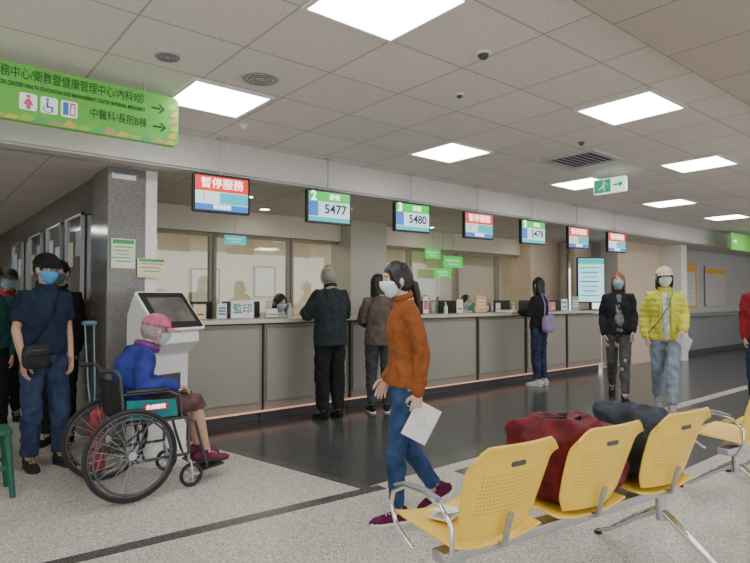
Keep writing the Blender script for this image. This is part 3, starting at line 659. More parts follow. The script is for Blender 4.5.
# ------------------------------------------------------------------ people
skin=M('skin',(.56,.34,.24),.55,var=.05,scale=20); skin2=M('skin_fair',(.64,.43,.32),.55,var=.05,scale=20)
eyew=M('eye_white',(.8,.78,.74),.3); iris=M('eye_dark',(.03,.018,.012),.2)
def hsurf(p,d):
    x,y,z=p; t=d.z
    if t<0:
        y*=1-.30*(-t)**1.6
        if d.x<0: x*=1-.42*(-t)
        else: x*=1+.03*(-t)
    if d.x>0: x*=.93
    return V((x,y,z))
HR=(.098,.077,.118)
def hp(theta,z,off):
    t=z/HR[2]; rr=math.sqrt(max(.02,1-t*t)); d=V((rr*math.cos(theta),rr*math.sin(theta),t))
    p=hsurf(V((d.x*HR[0],d.y*HR[1],z)),d); n=V((d.x/HR[0],d.y/HR[1],d.z/HR[2])).normalized(); return p+n*off
def union(b,voxel,smooth,name,parent,mats,wob=0,wsc=9,seed=0,st=(1,1,1),extra=None,quilt=0,ridge=0):
    o=b.make(name,parent,smooth=False)
    q=o.modifiers.new('r','REMESH'); q.mode='VOXEL'; q.voxel_size=voxel; q.use_smooth_shade=True
    if smooth: q=o.modifiers.new('s','SMOOTH'); q.factor=.5; q.iterations=smooth
    me=bake(o); me.materials.clear()
    for m in mats: me.materials.append(m)
    if wob: wobble(me,wob,wsc,seed,st,quilt,ridge)
    if extra is not None:
        bm=bmesh.new(); bm.from_mesh(me); t=extra.mesh('x'); bm.from_mesh(t); bm.to_mesh(me); bm.free(); bpy.data.meshes.remove(t)
    me.polygons.foreach_set('use_smooth',[True]*len(me.polygons)); me.polygons.foreach_set('material_index',[0]*len(me.polygons))
    me.name=name; return o
DEF=dict(pel=(0,0,.93),waist=(0,0,1.07),chest=(.0,0,1.25),neck=(-.005,0,1.43),head=(.02,0,1.580),
 shL=(0,.155,1.355),elL=(-.025,.182,1.09),wrL=(.035,.172,.86),shR=(0,-.155,1.355),elR=(-.025,-.182,1.09),wrR=(.035,-.172,.86),
 hipL=(0,.085,.90),knL=(.015,.095,.50),anL=(-.01,.095,.088),hipR=(0,-.085,.90),knR=(.015,-.095,.50),anR=(-.01,-.095,.088),
 fpL=0,fpR=0,fyL=8,fyR=-8,hdL=(.12,0,-1),hdR=(.12,0,-1),pnL=(0,-1,0),pnR=(0,1,0),thL=(1,0,0),thR=(1,0,0),cuL=.35,cuR=.35,hyaw=0,hpitch=0)
PN=[0]
def person(loc,yaw,s,lab,top,bot,hair,shoe,pose={},mask=(.75,.82,.86),cap=None,skinm=skin,w=1.0,vox=.010,toplen=.02,add=.022,sleeve=1.0,legadd=.018,leglen=1.0,name='person',topname='jacket',collar=True,hood=False,haircol=(.012,.010,.010),solecol=None,quilt=0):
    PN[0]+=1; seed=PN[0]*7.3
    P={**DEF,**pose}; g=lambda k:V(P[k])
    R=E(name,loc,rad(yaw),s,label=lab,category='person')
    pel,wa,ch,ne,he=g('pel'),g('waist'),g('chest'),g('neck'),g('head')
    sd=(g('shL')-g('shR')).normalized(); sd0=V((0,1,0))
    b=MB(); X=MB()
    spine=[(pel-V((0,0,.09)),(.11*w,.085)),(pel,(.158,.110)),(wa,(.128*w,.090)),(ch,(.148*w,.105)),(ch.lerp(ne,.50),(.140*w,.088)),(ch.lerp(ne,.80),(.092*w,.066)),(ne,(.058,.054)),(ne.lerp(he,.45),(.048,.050)),(he-V((0,0,.03)),(.045,.05))]
    b.tube([p for p,_ in spine],[r for _,r in spine],skinm,n=24,side=(sd+sd0)/2)
    Hm=Matrix.Translation(he)@Matrix.Rotation(rad(P['hyaw']),4,'Z')@Matrix.Rotation(rad(P['hpitch']),4,'Y')
    h=MB(); h.ell((0,0,0),HR,skinm,nu=32,nv=22,fn=hsurf)
    h.tube([(.080,0,.022),(.092,0,-.004),(.102,0,-.022),(.090,0,-.034)],[.007,.009,.013,.009],skinm,n=10,cap='round')
    h.tube([(.076,-.02,-.056),(.086,0,-.055),(.076,.02,-.056)],.007,skinm,n=8,cap='round')
    h.tube([(.072,-.04,.030),(.086,-.015,.032),(.086,.015,.032),(.072,.04,.030)],.006,skinm,n=8,cap='round')
    for sy in(-1,1): h.ell((-.004,sy*.079,-.004),(.018,.009,.032),skinm,nu=12,nv=8)
    b.add([Hm@p for p in h.v],h.f,skinm)
    for sx,sg in(('L',1),('R',-1)):
        sh,el,wr=g('sh'+sx),g('el'+sx),g('wr'+sx); inn=ch.lerp(ne,.5).lerp(sh,.5)
        b.tube([inn,sh,sh.lerp(el,.45),el,el.lerp(wr,.35),wr],[.050,.047,.043,.036,.035,.025],skinm,n=14,cap='round')
        hi,kn,an=g('hip'+sx),g('kn'+sx),g('an'+sx)
        b.tube([hi+V((0,0,.02)),hi.lerp(kn,.3),hi.lerp(kn,.7),kn,kn.lerp(an,.3),kn.lerp(an,.8),an],[.080,.075,.062,.052,.053,.037,.035],skinm,n=16,cap='round')
        Fm=Matrix.Translation(an)@Matrix.Rotation(rad(P['fy'+sx]),4,'Z')@Matrix.Rotation(rad(P['fp'+sx]),4,'Y')
        b.tube([Fm@V(q) for q in((-.04,0,-.045),(.04,0,-.045),(.12,0,-.062))],[(.026,.025),(.030,.024),(.026,.014)],skinm,n=12,side=(Fm.to_3x3()@V((0,1,0))),cap='round')
        d=g('hd'+sx).normalized(); n=g('pn'+sx); n=(n-d*n.dot(d)).normalized(); l=d.cross(n)
        if l.dot(g('th'+sx))<0: l=-l
        b.tube([wr-d*.01,wr+d*.025,wr+d*.06,wr+d*.088],[(.024,.018),(.034,.016),(.039,.0145),(.037,.012)],skinm,n=14,side=l,cap='round')
        cu=P['cu'+sx]
        for k,(ln,off) in enumerate(((.074,.030),(.082,.010),(.076,-.010),(.060,-.029))):
            p=wr+d*(.078-abs(k-1.2)*.003)+l*off; pts=[p]; a=cu*.5+.04*k
            for q in(.46,.30,.24):
                dr=d*math.cos(a)+n*math.sin(a)+l*off*1.2; p=p+dr.normalized()*ln*q; pts.append(p); a+=cu
            X.tube(pts,[.0092,.0086,.0076,.0062],skinm,n=10,cap='round')
        p=wr+d*.022+l*.022; p2=p+(d*.62+l*.70+n*.35).normalized()*.045; p3=p2+(d*.85+l*.28+n*.4).normalized()*.030; p4=p3+(d*.9+l*.05+n*.45).normalized()*.022
        X.tube([p,p2,p3,p4],[.013,.0115,.010,.0075],skinm,n=10,cap='round')
        S=MB()
        prof=[(-.078,.048,.022,.030),(-.06,.050,.036,.045),(-.02,.048,.038,.045),(.03,.042,.039,.040),(.08,.034,.045,.031),(.125,.028,.045,.025),(.16,.025,.034,.020),(.178,.022,.014,.012)]
        S.tube([(x,0,z-.002) for x,z,_,_ in prof],[(a,c) for _,_,a,c in prof],shoe,n=16,side=(0,1,0),cap='round')
        S.tube([(-.02,0,.05),(-.022,0,.10)],[.044,.043],shoe,n=14)
        Sm=Fm@Matrix.Translation((0,0,-.088))
        so=S.make('shoe',R,mat4=Sm)
        sm=M('shoe_sole_%s'%(solecol or 'dark'),(.7,.7,.68) if solecol else (.03,.03,.03),.6)
        out=[(x,y) for x,y in((-.082,-.02),(-.06,-.036),(0,-.037),(.09,-.047),(.145,-.042),(.182,-.015),(.182,.015),(.145,.042),(.09,.047),(0,.037),(-.06,.036),(-.082,.02))]
        MB().prism(out,.020,sm).make('sole',so,bevel=.004)
        MB().tube([(.03,-.02,.079),(.03,.02,.079),(.053,-.018,.071),(.055,.02,.070),(.078,-.018,.063),(.08,.02,.062)],.003,paper,n=6).make('laces',so)
    union(b,vox*.85,2,'body',R,[skinm],extra=X)
    c=MB(); A=add
    hem=pel-V((0,0,toplen)); hr=(.154+A*.9,.112+A)
    sp=[(hem,hr),(pel.lerp(wa,.3),(.148+A*.8,.108+A)),(wa,(.129*w+A,.094+A)),(ch,(.148*w+A*.9,.108+A)),(ch.lerp(ne,.50),(.136*w+A*.7,.090+A*.8)),(ch.lerp(ne,.80),(.094*w+A*.6,.070+A*.6)),(ne+V((0,0,.002)),(.064+A*.25,.060+A*.25))]
    c.tube([p for p,_ in sp],[r for _,r in sp],top,n=24,side=(sd+sd0)/2)
    for sx in'LR':
        sh,el,wr=g('sh'+sx),g('el'+sx),g('wr'+sx); inn=ch.lerp(ne,.5).lerp(sh,.5)
        if sleeve>=1:
            c.tube([inn,sh,sh.lerp(el,.45),el,el.lerp(wr,.4),el.lerp(wr,.93)],[.050+A*.5,.048+A*.6,.044+A*.75,.037+A*.8,.036+A*.8,.028+A*.7],top,n=14,cap='round')
        else:
            c.tube([inn,sh,sh.lerp(el,sleeve)],[.050+A*.5,.049+A*.6,.048+A*.7],top,n=14)
    union(c,vox,3,topname,R,[top],wob=.007,wsc=9,seed=seed,st=(1,1,.7),quilt=quilt,ridge=.007)
    if sleeve>=1:
        for sx in'LR':
            el,wr=g('el'+sx),g('wr'+sx); MB().tube([el.lerp(wr,.86),el.lerp(wr,.97)],[.030+A*.78,.029+A*.62],top,n=16,cap='round').make('cuff',R)
    if collar:
        pts=[]
        for i in range(18):
            a=2*math.pi*i/18; pts.append(ne+V((.062*math.cos(a)+.004,.064*math.sin(a),.028-.018*math.cos(a))))
        MB().tube(pts,[(.020,.009)]*18,top,n=8,side=(0,0,1),closed=True).make('collar',R)
    if hood:
        o=MB().ell(ne+V((-.085,0,-.02)),(.06,.105,.08),top,nu=20,nv=12).make('hood',R); wobble(o.data,.01,12,seed)
    t=MB(); B=legadd
    t.tube([pel-V((0,0,.09)),pel-V((0,0,.02)),pel.lerp(wa,.45)],[(.130+B*.5,.092+B*.6),(.152+B*.4,.110+B*.4),(.136+B*.2,.096+B*.4)],bot,n=24,side=sd0)
    for sx in'LR':
        hi,kn,an=g('hip'+sx),g('kn'+sx),g('an'+sx)
        if leglen>=1: t.tube([hi+V((0,0,.02)),hi.lerp(kn,.3),hi.lerp(kn,.7),kn,kn.lerp(an,.35),kn.lerp(an,.75),kn.lerp(an,.94)],[.080+B*.5,.075+B*.6,.062+B*.9,.053+B,.051+B,.041+B,.041+B],bot,n=16)
        else: t.tube([hi+V((0,0,.02)),hi.lerp(kn,.3),hi.lerp(kn,.7),kn,kn.lerp(an,leglen)],[.081+B*.5,.077+B*.7,.065+B,.060+B,.060+B],bot,n=16)
    union(t,vox,3,'trousers',R,[bot],wob=.006,wsc=10,seed=seed+3,st=(1,1,.8),ridge=.008)
    for sy in(-1,1):
        MB().ell((.0755,sy*.030,.010),(.011,.0155,.0085),eyew,nu=14,nv=8).ell((.0825,sy*.030,.010),(.0055,.007,.0072),iris,nu=10,nv=8).make('eye',R,mat4=Hm)
        MB().tube([(.078,sy*.046,.030),(.0865,sy*.030,.037),(.088,sy*.014,.033)],.0035,iris,n=6,cap='round').make('eyebrow',R,mat4=Hm)
    hm=M('hair_%.2f_%.2f_%.2f'%haircol,haircol,.45,var=.35,scale=60,bump=.4)
    k=MB()
    if hair=='bald': k.ell((-.028,0,-.004),(.084,.083,.090),hm,nu=28,nv=16)
    elif hair=='short': k.ell((-.018,0,.018),(.1,.085,.112),hm,nu=28,nv=16)
    else: k.ell((-.014,0,.018),(.101,.087,.115),hm,nu=28,nv=16)
    if hair in('long','bob'):
        L=.15 if hair=='bob' else .26
        k.tube([(-.02,0,.03),(-.04,0,-.05),(-.06,0,-.12),(-.080,0,-L)],[(.086,.080),(.090,.066),(.086,.045),(.06,.025)],hm,n=20,side=(0,1,0),cap='round')
        for sy in(-1,1): k.tube([(.03,sy*.064,.06),(.033,sy*.077,0),(.02,sy*.080,-.07),(0,sy*.082,-L*.75)],[(.016,.020),(.015,.026),(.014,.028),(.008,.018)],hm,n=12,cap='round')
    if hair=='pony':
        k.ell((-.030,0,-.035),(.070,.072,.060),hm,nu=20,nv=12)
        k.ell((-.105,0,-.015),(.022,.022,.022),hm,nu=14,nv=10)
        k.tube([(-.095,0,-.01),(-.125,0,-.04),(-.135,0,-.10),(-.135,0,-.18),(-.13,0,-.25)],[.020,.028,.030,.024,.008],hm,n=14,cap='round')
        for sy in(-1,1): k.tube([(.050,sy*.045,.072),(.046,sy*.068,.035),(.034,sy*.079,-.01),(.015,sy*.078,-.05)],[(.018,.016),(.016,.016),(.014,.014),(.008,.008)],hm,n=10,cap='round')
    ho=union(k,.007,1,'hair',R,[hm],wob=.004,wsc=35,seed=seed,st=(1,1,.25)); ho.matrix_local=Hm
    if mask:
        mm=M('mask_%.2f_%.2f_%.2f'%mask,mask,.8,var=.03); vs=[];fs=[]; nu,nv=20,10
        for j in range(nv+1):
            z=-.103+.105*j/nv
            for i in range(nu+1):
                th=rad(-72+144*i/nu); zz=z-(.012*abs(i/nu*2-1)**2 if j>nv*.6 else -.018*abs(i/nu*2-1)**2)
                off=.007+.020*math.exp(-(th/.33)**2)*math.exp(-((z+.022)/.035)**2)+.006*math.exp(-(th/.6)**2)
                vs.append(hp(th,zz,off))
        for j in range(nv):
            for i in range(nu): a=j*(nu+1)+i; fs.append((a,a+1,a+nu+2,a+nu+1))
        mk=MB().add(vs,fs,mm).make('face_mask',R,mat4=Hm,solid=.003)
        b=MB()
        for sy in(-1,1):
            for z in(-.085,-.02): b.tube([hp(sy*rad(70),z,.008),hp(sy*rad(88),(z-.01)*.5,.008),(-.012,sy*.088,-.002 if z>-.05 else -.03)],.0016,paper,n=6)
        b.make('ear_loop',mk)
    if cap:
        vs=[];nu,nv=28,9
        for j in range(nv+1):
            a=rad(90*j/nv)
            for i in range(nu):
                th=2*math.pi*i/nu; vs.append(V((-.008+.112*math.cos(a)*math.cos(th),.094*math.cos(a)*math.sin(th),.038+.098*math.sin(a))))
        fs=[(j*nu+i,j*nu+(i+1)%nu,(j+1)*nu+(i+1)%nu,(j+1)*nu+i) for j in range(nv) for i in range(nu)]
        co=MB().add(vs,fs,cap).make('cap',R,mat4=Hm,solid=.004)
        vs=[];
        for j in range(6):
            for i in range(17):
                th=rad(-62+124*i/16); rr=1+.72*(j/5)*math.cos(th*1.25); vs.append(V((-.008+.112*rr*math.cos(th),.094*(1+.12*(j/5))*math.sin(th),.044-.016*(j/5)-.10*(math.sin(th)**2)*.15)))
        fs=[(j*17+i,j*17+i+1,(j+1)*17+i+1,(j+1)*17+i) for j in range(5) for i in range(16)]
        MB().add(vs,fs,cap).make('brim',co,solid=.005)
    return R,P
def strap(R,pts,mat,w=.018,nm='strap'):
    return MB().tube(pts,[(w,.003)]*len(pts),mat,n=8).make(nm,R)
def W(R,p):
    a=R.rotation_euler[2]; s=R.scale[0]; q=Matrix.Rotation(a,3,'Z')@(V(p)*s); return V(R.location)+q
jean=cloth('blue_denim',(.035,.055,.11),.35); jean2=cloth('dark_denim',(.028,.042,.08),.3); ltj=cloth('light_denim',(.22,.27,.33),.25); greyp=cloth('grey_trousers',(.085,.085,.09),.25); blkp=cloth('black_trousers',(.015,.015,.017),.2)
# 1 woman in rust sweater
rust=cloth('rust_wool',(.25,.080,.022),.15,scale=30)
woman,_=person((2.42,2.63,0),148,.93,'woman in rust-brown sweater and jeans walking with a paper in hand',rust,cloth('mid_denim',(.030,.065,.15),.35),'pony',cloth('maroon_sneaker',(.11,.012,.05),.3),
 dict(chest=(.01,0,1.25),neck=(.02,0,1.43),head=(.065,0,1.570),hyaw=12,hpitch=6,hipL=(0,.080,.90),knL=(.085,.085,.495),anL=(.075,.075,.088),fpL=0,hipR=(0,-.080,.90),knR=(.01,-.080,.50),anR=(-.215,-.075,.17),fpR=30,
  shL=(.0,.140,1.355),shR=(.02,-.140,1.355),elL=(-.070,.165,1.10),wrL=(-.040,.180,.85),elR=(-.01,-.165,1.10),wrR=(.11,-.150,.90),hdR=(.4,.1,-.9),cuL=.6),w=.86,vox=.009,topname='sweater',add=.017,toplen=.05,solecol='pale',skinm=skin2,legadd=.009,mask=(.70,.80,.84))
wr=W(woman,(-.040,.180,.75))
R=E('paper_sheet',wr+V((.0,.0,-.02)),rad(146+0),label='white form held in the walking woman\'s hand',category='paper')
MB().box((-.02,0,-.06),(.16,.003,.22),paper,Matrix.Rotation(rad(-28),3,'Y')).make('sheet',R)
b=MB()
for k in range(5): b.box((-.02-.022+.016*k,.0025,-.10+.03*k),(.10,.001,.004),lgrey,Matrix.Rotation(rad(-28),3,'Y'))
b.make('printed_lines',R)
# 2 man at left with cap
navy=cloth('navy_polo',(.016,.026,.050),.25)
man,_=person((.90,5.28,0),-76,1.0,'man in black cap, blue mask and navy shirt standing',navy,jean,'short',cloth('dark_shoe',(.03,.03,.03),.2),dict(wrR=(.06,-.180,.86),elR=(-.03,-.198,1.1),elL=(-.03,.195,1.1),wrL=(.09,.165,.88),anL=(.05,.12,.088),hyaw=14,hpitch=8,knL=(.035,.105,.50)),mask=(.10,.38,.66),cap=cloth('black_cap',(.015,.015,.018),.2),w=1.04,sleeve=.72,add=.025,legadd=.022,topname='shirt')
strap(man,[(-.10,.09,1.40),(0,.10,1.455),(.09,.07,1.38),(.158,.0,1.22),(.148,-.10,1.06),(.12,-.16,.98)],black,.014,'bag_strap')
R=E('shoulder_bag',W(man,(.165,-.13,.90)),rad(-76),label='small black shoulder bag hanging at the man\'s hip',category='bag'); o=softbox(MB(),(0,0,0),(.07,.20,.19),blk,.5).make('body',R); MB().box((.0,-.0,.03),(.08,.18,.07),black).make('flap',R,bevel=.02)
# 3 seated elderly woman in wheelchair
sw,_=person((1.20,4.30,0),0,.95,'elderly woman in pink cap and purple-blue jacket sitting in the wheelchair',cloth('violet_blue_fleece',(.028,.040,.22),.45,scale=6),cloth('brown_shorts',(.12,.07,.06),.3),'short',cloth('purple_shoe',(.16,.03,.07),.3),
 dict(pel=(.10,0,.62),waist=(.08,0,.73),chest=(.11,0,.90),neck=(.19,0,1.045),head=(.27,0,1.165),hpitch=12,shL=(.14,.150,.99),shR=(.14,-.150,.99),elL=(.12,.205,.78),elR=(.10,-.205,.78),wrL=(.34,.14,.75),wrR=(.35,-.17,.755),hdL=(1,-.2,-.25),hdR=(1,.2,-.25),pnL=(0,0,-1),pnR=(0,0,-1),thL=(0,-1,0),thR=(0,1,0),
 hipL=(.13,.085,.605),hipR=(.13,-.085,.605),knL=(.54,.10,.60),knR=(.54,-.10,.60),anL=(.66,.10,.205),anR=(.64,-.10,.205),fyL=5,fyR=-5),mask=(.45,.66,.70),cap=cloth('pink_cap',(.50,.13,.23),.25),topname='jacket',add=.036,toplen=-.02,leglen=.12,haircol=(.30,.28,.26),w=.95,legadd=.02)
pts=[V((.19,0,1.045))+V((.078*math.cos(2*math.pi*i/18)+.01,.080*math.sin(2*math.pi*i/18),.005-.03*math.cos(2*math.pi*i/18))) for i in range(18)]
MB().tube(pts,[(.026,.016)]*18,cloth('purple_scarf',(.16,.04,.20),.3),n=8,side=(0,0,1),closed=True).make('scarf',sw)
# 4 man in dark jacket at counter
person((3.72,5.30,0),84,1.02,'balding grey-haired man in dark green-grey jacket at the counter',cloth('dark_slate_jacket',(.024,.032,.036),.2),blkp,'bald',cloth('black_shoe',(.015,.015,.015),.2),dict(elL=(.08,.24,1.14),wrL=(.28,.17,1.165),elR=(.08,-.24,1.14),wrR=(.28,-.17,1.165),hdL=(1,-.2,0),hdR=(1,.2,0),pnL=(0,0,-1),pnR=(0,0,-1),thL=(0,-1,0),thR=(0,1,0),head=(.06,0,1.565),hpitch=14),haircol=(.24,.23,.22),w=1.10,add=.040,toplen=.12,legadd=.028)
# 5 woman beside him
R5,_=person((4.40,5.26,0),60,.96,'dark-haired woman in taupe jacket standing at the counter',cloth('taupe_jacket',(.11,.088,.075),.25),cloth('charcoal_trousers',(.05,.055,.06),.2),'bob',cloth('black_shoe2',(.02,.02,.02),.2),dict(elR=(.0,-.20,1.11),wrR=(.10,-.19,.9),elL=(.05,.20,1.13),wrL=(.24,.13,1.08),hdL=(1,-.2,.1),pnL=(0,0,-1),thL=(0,-1,0),hyaw=-60),w=.95,add=.034,toplen=.10,solecol='pale',mask=(.25,.42,.40))
strap(R5,[(-.12,-.13,1.30),(-.13,-.16,1.15),(-.12,-.19,1.0),(-.06,-.23,.85)],black,.012,'bag_strap')
R=E('leash_cord',W(R5,(.12,-.20,.80)),label='striped dark cord hanging from the woman\'s hand',category='cord')
MB().tube([(0,0,.02),(.01,0,-.1),(-.01,0,-.3),(.01,0,-.5),(0,0,-.70)],.008,black,n=8).make('cord',R); MB().tube([(0,0,.02),(.02,0,.04),(.0,0,.06),(-.02,0,.04),(0,0,.02)],.006,black,n=8).make('grip_loop',R)
# 6 woman with purple bag
R6,_=person((7.66,5.28,0),96,.98,'woman in black top and jeans with lilac shoulder bag',cloth('black_top',(.02,.02,.025),.2),jean2,'long',cloth('white_sneaker',(.6,.6,.6),.1),dict(elL=(.05,.21,1.13),wrL=(.25,.15,1.155),hdL=(1,0,.05),pnL=(0,0,-1),thL=(0,-1,0),elR=(.05,-.21,1.13),wrR=(.25,-.12,1.155),hdR=(1,0,.05),pnR=(0,0,-1),thR=(0,1,0)),w=.95,add=.028,toplen=.03,solecol='pale')
R=E('lilac_shoulder_bag',W(R6,(-.20,.08,.98)),rad(96),label='lilac handbag hanging behind the woman at the counter',category='bag'); lil=cloth('lilac_leather',(.32,.23,.46),.15,.5)
o=softbox(MB(),(0,0,0),(.10,.28,.26),lil,.5).make('body',R); wobble(o.data,.01,9)
MB().tube([(0,-.12,.10),(.02,-.10,.30),(.10,-.06,.45),(.12,-.02,.45),(.02,.06,.30),(0,.12,.10)],.009,lil,n=8).make('strap',R)
# 7 woman in black jacket walking
R7,_=person((7.46,3.90,0),-146,1.0,'woman with reddish hair in open black jacket and grey trousers walking',cloth('black_jacket',(.018,.020,.025),.25),greyp,'long',cloth('black_boot',(.02,.02,.02),.2),dict(knL=(.15,.06,.505),anL=(.25,.04,.088),knR=(-.03,-.08,.50),anR=(-.26,-.06,.15),fpR=30,fyL=2,elR=(-.07,-.185,1.1),wrR=(.04,-.18,.87),elL=(-.01,.195,1.1),wrL=(.14,.16,.92)),w=.93,haircol=(.20,.065,.045),mask=(.30,.48,.58),skinm=skin2,add=.026,toplen=.06,legadd=.010)
wt=cloth('grey_tee',(.17,.18,.20),.6,scale=20)
MB().tube([(.055,0,1.36),(.060,0,1.25),(.055,0,1.08),(.050,0,.92)],[(.045,.055),(.075,.080),(.075,.085),(.085,.092)],wt,n=20,side=(0,1,0),cap='round').make('t_shirt',R7)
MB().ell((.200,.058,.53),(.012,.020,.028),skin2).make('ripped_knee',R7)
# 8 woman in yellow jacket
yj=cloth('lime_yellow_down',(.58,.57,.07),.10,.6)
R8,_=person((7.12,3.14,0),-150,1.01,'person in open lime-yellow padded jacket, pale cap and mask walking',yj,ltj,'bob',cloth('grey_sneaker',(.25,.25,.26),.2),dict(knL=(.14,.060,.50),anL=(.23,.04,.088),knR=(-.02,-.08,.50),anR=(-.24,-.06,.145),fpR=28,fyL=2,elL=(-.02,.205,1.12),wrL=(.17,.17,.97),elR=(-.07,-.205,1.1),wrR=(.0,-.20,.88),hyaw=8),w=.93,cap=cloth('beige_cap',(.62,.48,.38),.15),mask=(.75,.78,.78),skinm=skin2,add=.036,toplen=.09,legadd=.018,solecol='pale',hood=True,quilt=.008)
MB().tube([(.070,0,1.38),(.080,0,1.25),(.075,0,1.08),(.075,0,.88)],[(.040,.050),(.058,.082),(.056,.088),(.060,.095)],cloth('pale_print_shirt',(.50,.50,.48),.6,scale=18),n=20,side=(0,1,0),cap='round').make('t_shirt',R8)
for s in(-1,1): MB().tube([(.150,s*.064,.86),(.150,s*.060,1.05),(.148,s*.060,1.25),(.085,s*.048,1.42)],[(.010,.014)]*4,yj,n=8,cap='round').make('jacket_front_edge',R8)
strap(R8,[(-.02,.10,1.47),(.09,.08,1.40),(.182,.03,1.25),(.182,-.09,1.05),(.10,-.19,.92)],cloth('green_strap',(.01,.24,.10),.1),.014,'lanyard')
hd=W(R8,(.25,.17,.90)); R=E('paper_sheet',hd,rad(-120),label='folded white papers held by the person in yellow',category='paper'); MB().box((.0,0,-.05),(.23,.004,.15),paper,Matrix.Rotation(rad(28),3,'Y')).make('sheet',R); MB().box((.0,-.006,-.055),(.22,.002,.14),white,Matrix.Rotation(rad(33),3,'Y')).make('inner_sheet',R)
hd=W(R7,(.20,.16,.85)); R=E('paper_sheet',hd,rad(-146),label='small white slip held by the walking woman',category='paper'); MB().box((0,0,-.02),(.10,.003,.12),paper).make('sheet',R); MB().box((0,-.004,-.03),(.06,.001,.01),lgrey).make('printed_lines',R)
# 9 person in red at edge
person((8.36,2.50,0),-170,1.0,'person in red jacket partly in view',cloth('red_jacket',(.28,.022,.03),.2),jean2,'short',MATS['black_boot'],{},add=.032,toplen=.08)
# 10 corridor people
person((.64,6.35,0),-80,.97,'person in dark teal vest, cap and teal mask in the corridor',cloth('dark_teal_vest',(.02,.07,.065),.3),blkp,'short',MATS['black_boot'],{},mask=(.10,.40,.40),cap=cloth('charcoal_cap',(.04,.04,.045),.2),add=.03)
person((.92,7.5,0),-100,.98,'person in red jacket standing in the corridor',MATS['red_jacket'],blkp,'short',MATS['black_boot'],{},mask=(.3,.5,.6),cap=MATS['charcoal_cap'],add=.03)
person((1.14,6.0,0),-125,1.0,'dark-haired person in black coat by the column',cloth('black_coat',(.015,.015,.018),.2),blkp,'short',MATS['black_boot'],dict(elL=(-.05,.170,1.1),wrL=(.0,.16,.87)),mask=(.10,.12,.14),w=.85,add=.02)
# 11 staff
for x,lab in((3.83,'seated clerk in white uniform and mask behind the counter'),(7.45,'seated clerk in pale uniform and mask behind the counter')):
    person((x,6.66,0),-92,.97,lab,cloth('uniform_pale',(.66,.68,.70),.08),blkp,'bob' if x<5 else 'short',MATS['black_boot'],
     dict(pel=(-.05,0,.68),waist=(-.05,0,.82),chest=(-.01,0,1.01),neck=(.03,0,1.18),head=(.07,0,1.325),hpitch=10,shL=(0,.150,1.11),shR=(0,-.150,1.11),elL=(.05,.20,.90),elR=(.05,-.20,.90),wrL=(.22,.15,.83),wrR=(.22,-.15,.83),hdL=(1,0,0),hdR=(1,0,0),pnL=(0,0,-1),pnR=(0,0,-1),thL=(0,-1,0),thR=(0,1,0),hipL=(-.05,.085,.66),hipR=(-.05,-.085,.66),knL=(.34,.1,.60),knR=(.34,-.1,.60),anL=(.32,.1,.12),anR=(.32,-.1,.12)),w=.92,mask=(.6,.75,.8),skinm=skin2,add=.022,toplen=-.02)
    R=E('office_chair',(x,6.70,0),label='dark office chair behind the counter',category='chair',group='staff office chairs')
    MB().box((0,0,.52),(.44,.34,.06),dgrey).make('seat',R,bevel=.02); MB().box((0,.165,.75),(.40,.03,.30),dgrey).make('backrest',R,bevel=.012)
    MB().tube([(0,0,.06),(0,0,.50)],.03,steel).tube([(0,.1,.5),(0,.165,.52),(0,.165,.65)],.014,steel).make('column',R)
    for k in range(5):
        a=k*1.2566; MB().tube([(0,0,.09),(.18*math.cos(a),.18*math.sin(a),.045)],.018,dgrey).ell((.18*math.cos(a),.18*math.sin(a),.025),(.025,.025,.025),rubber).make('leg',R)
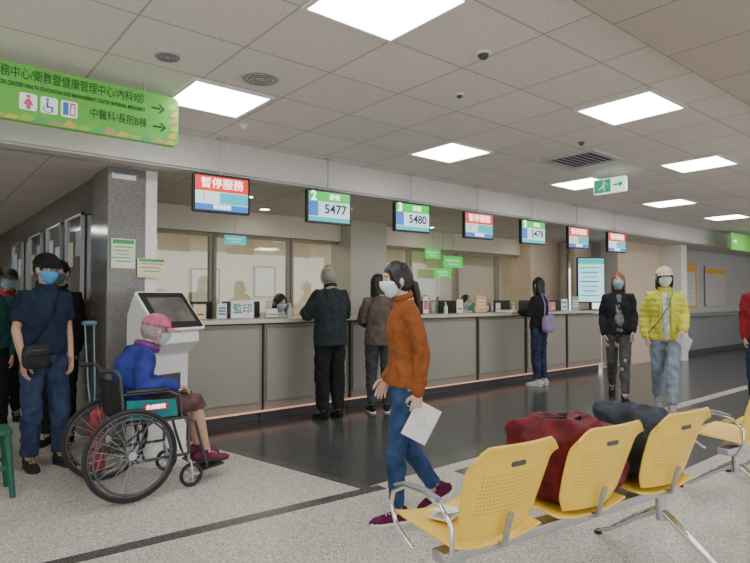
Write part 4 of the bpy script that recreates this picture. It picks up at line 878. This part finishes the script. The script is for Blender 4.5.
# ------------------------------------------------------------------ small things by the column
lb=M('crutch_blue',(.18,.27,.36),.35,.5)
R=E('crutch',(1.22,5.03,0),0,label='slim grey-blue metal crutch leaning against the granite column',category='crutch')
b=MB()
b.tube([(-.0,0,.02),(0,.04,.30)],.010,lgrey,n=10).tube([(0,.04,.30),(-.025,.10,.62),(-.035,.20,1.13)],.007,lb,n=8).tube([(0,.04,.30),(.025,.10,.62),(.035,.20,1.13)],.007,lb,n=8)
b.make('shaft',R); MB().tube([(-.04,.205,1.14),(.04,.205,1.14)],.020,M('foam_blue',(.10,.20,.28),.8),n=12,cap='round').make('underarm_pad',R)
MB().tube([(-.03,.13,.80),(.03,.13,.80)],.013,dgrey,n=10).make('hand_grip',R); MB().tube([(0,-.003,0),(0,.002,.04)],.018,rubber,n=12).make('rubber_tip',R)
R=E('tote_bag',(1.20,4.84,0),rad(-20),label='red and black patterned bag standing beside the man',category='bag')
o=softbox(MB(),(0,0,.25),(.14,.20,.50),M('red_pattern',(.26,.04,.05),.7,var=.9,scale=14),.55).make('body',R); wobble(o.data,.012,9)
for s in(-1,1): MB().tube([(s*.05,-.06,.47),(s*.04,-.04,.62),(s*.04,.04,.62),(s*.05,.06,.47)],.007,black,n=8).make('handle',R)
R=E('stool',(.46,4.75,0),label='dark green plastic stool',category='stool'); gp=M('green_plastic',(.008,.11,.07),.4)
MB().prism(rrect(.30,.30,.04),.03,gp,Matrix.Translation((0,0,.42))).make('seat',R,bevel=.006)
for sx in(-1,1):
    for sy in(-1,1): MB().tube([(sx*.15,sy*.15,.0),(sx*.115,sy*.115,.43)],[.018,.024],gp,n=10).make('leg',R)
for s in(-1,1):
    MB().box((0,s*.13,.20),(.25,.012,.03),gp).make('stretcher',R); MB().box((s*.13,0,.20),(.012,.25,.03),gp).make('stretcher',R)
# ------------------------------------------------------------------ world and camera
w=bpy.data.worlds.new('world'); scene.world=w; w.use_nodes=True
w.node_tree.nodes['Background'].inputs[0].default_value=(.95,.97,1,1); w.node_tree.nodes['Background'].inputs[1].default_value=1.9
cam=bpy.data.cameras.new('camera'); co=bpy.data.objects.new('camera',cam); COL.objects.link(co)
cam.sensor_width=36; cam.lens=27.6; co.location=(0,0,1.35); co.rotation_euler=(rad(91.65),0,rad(-39.5)); cam.clip_start=.05
scene.camera=co
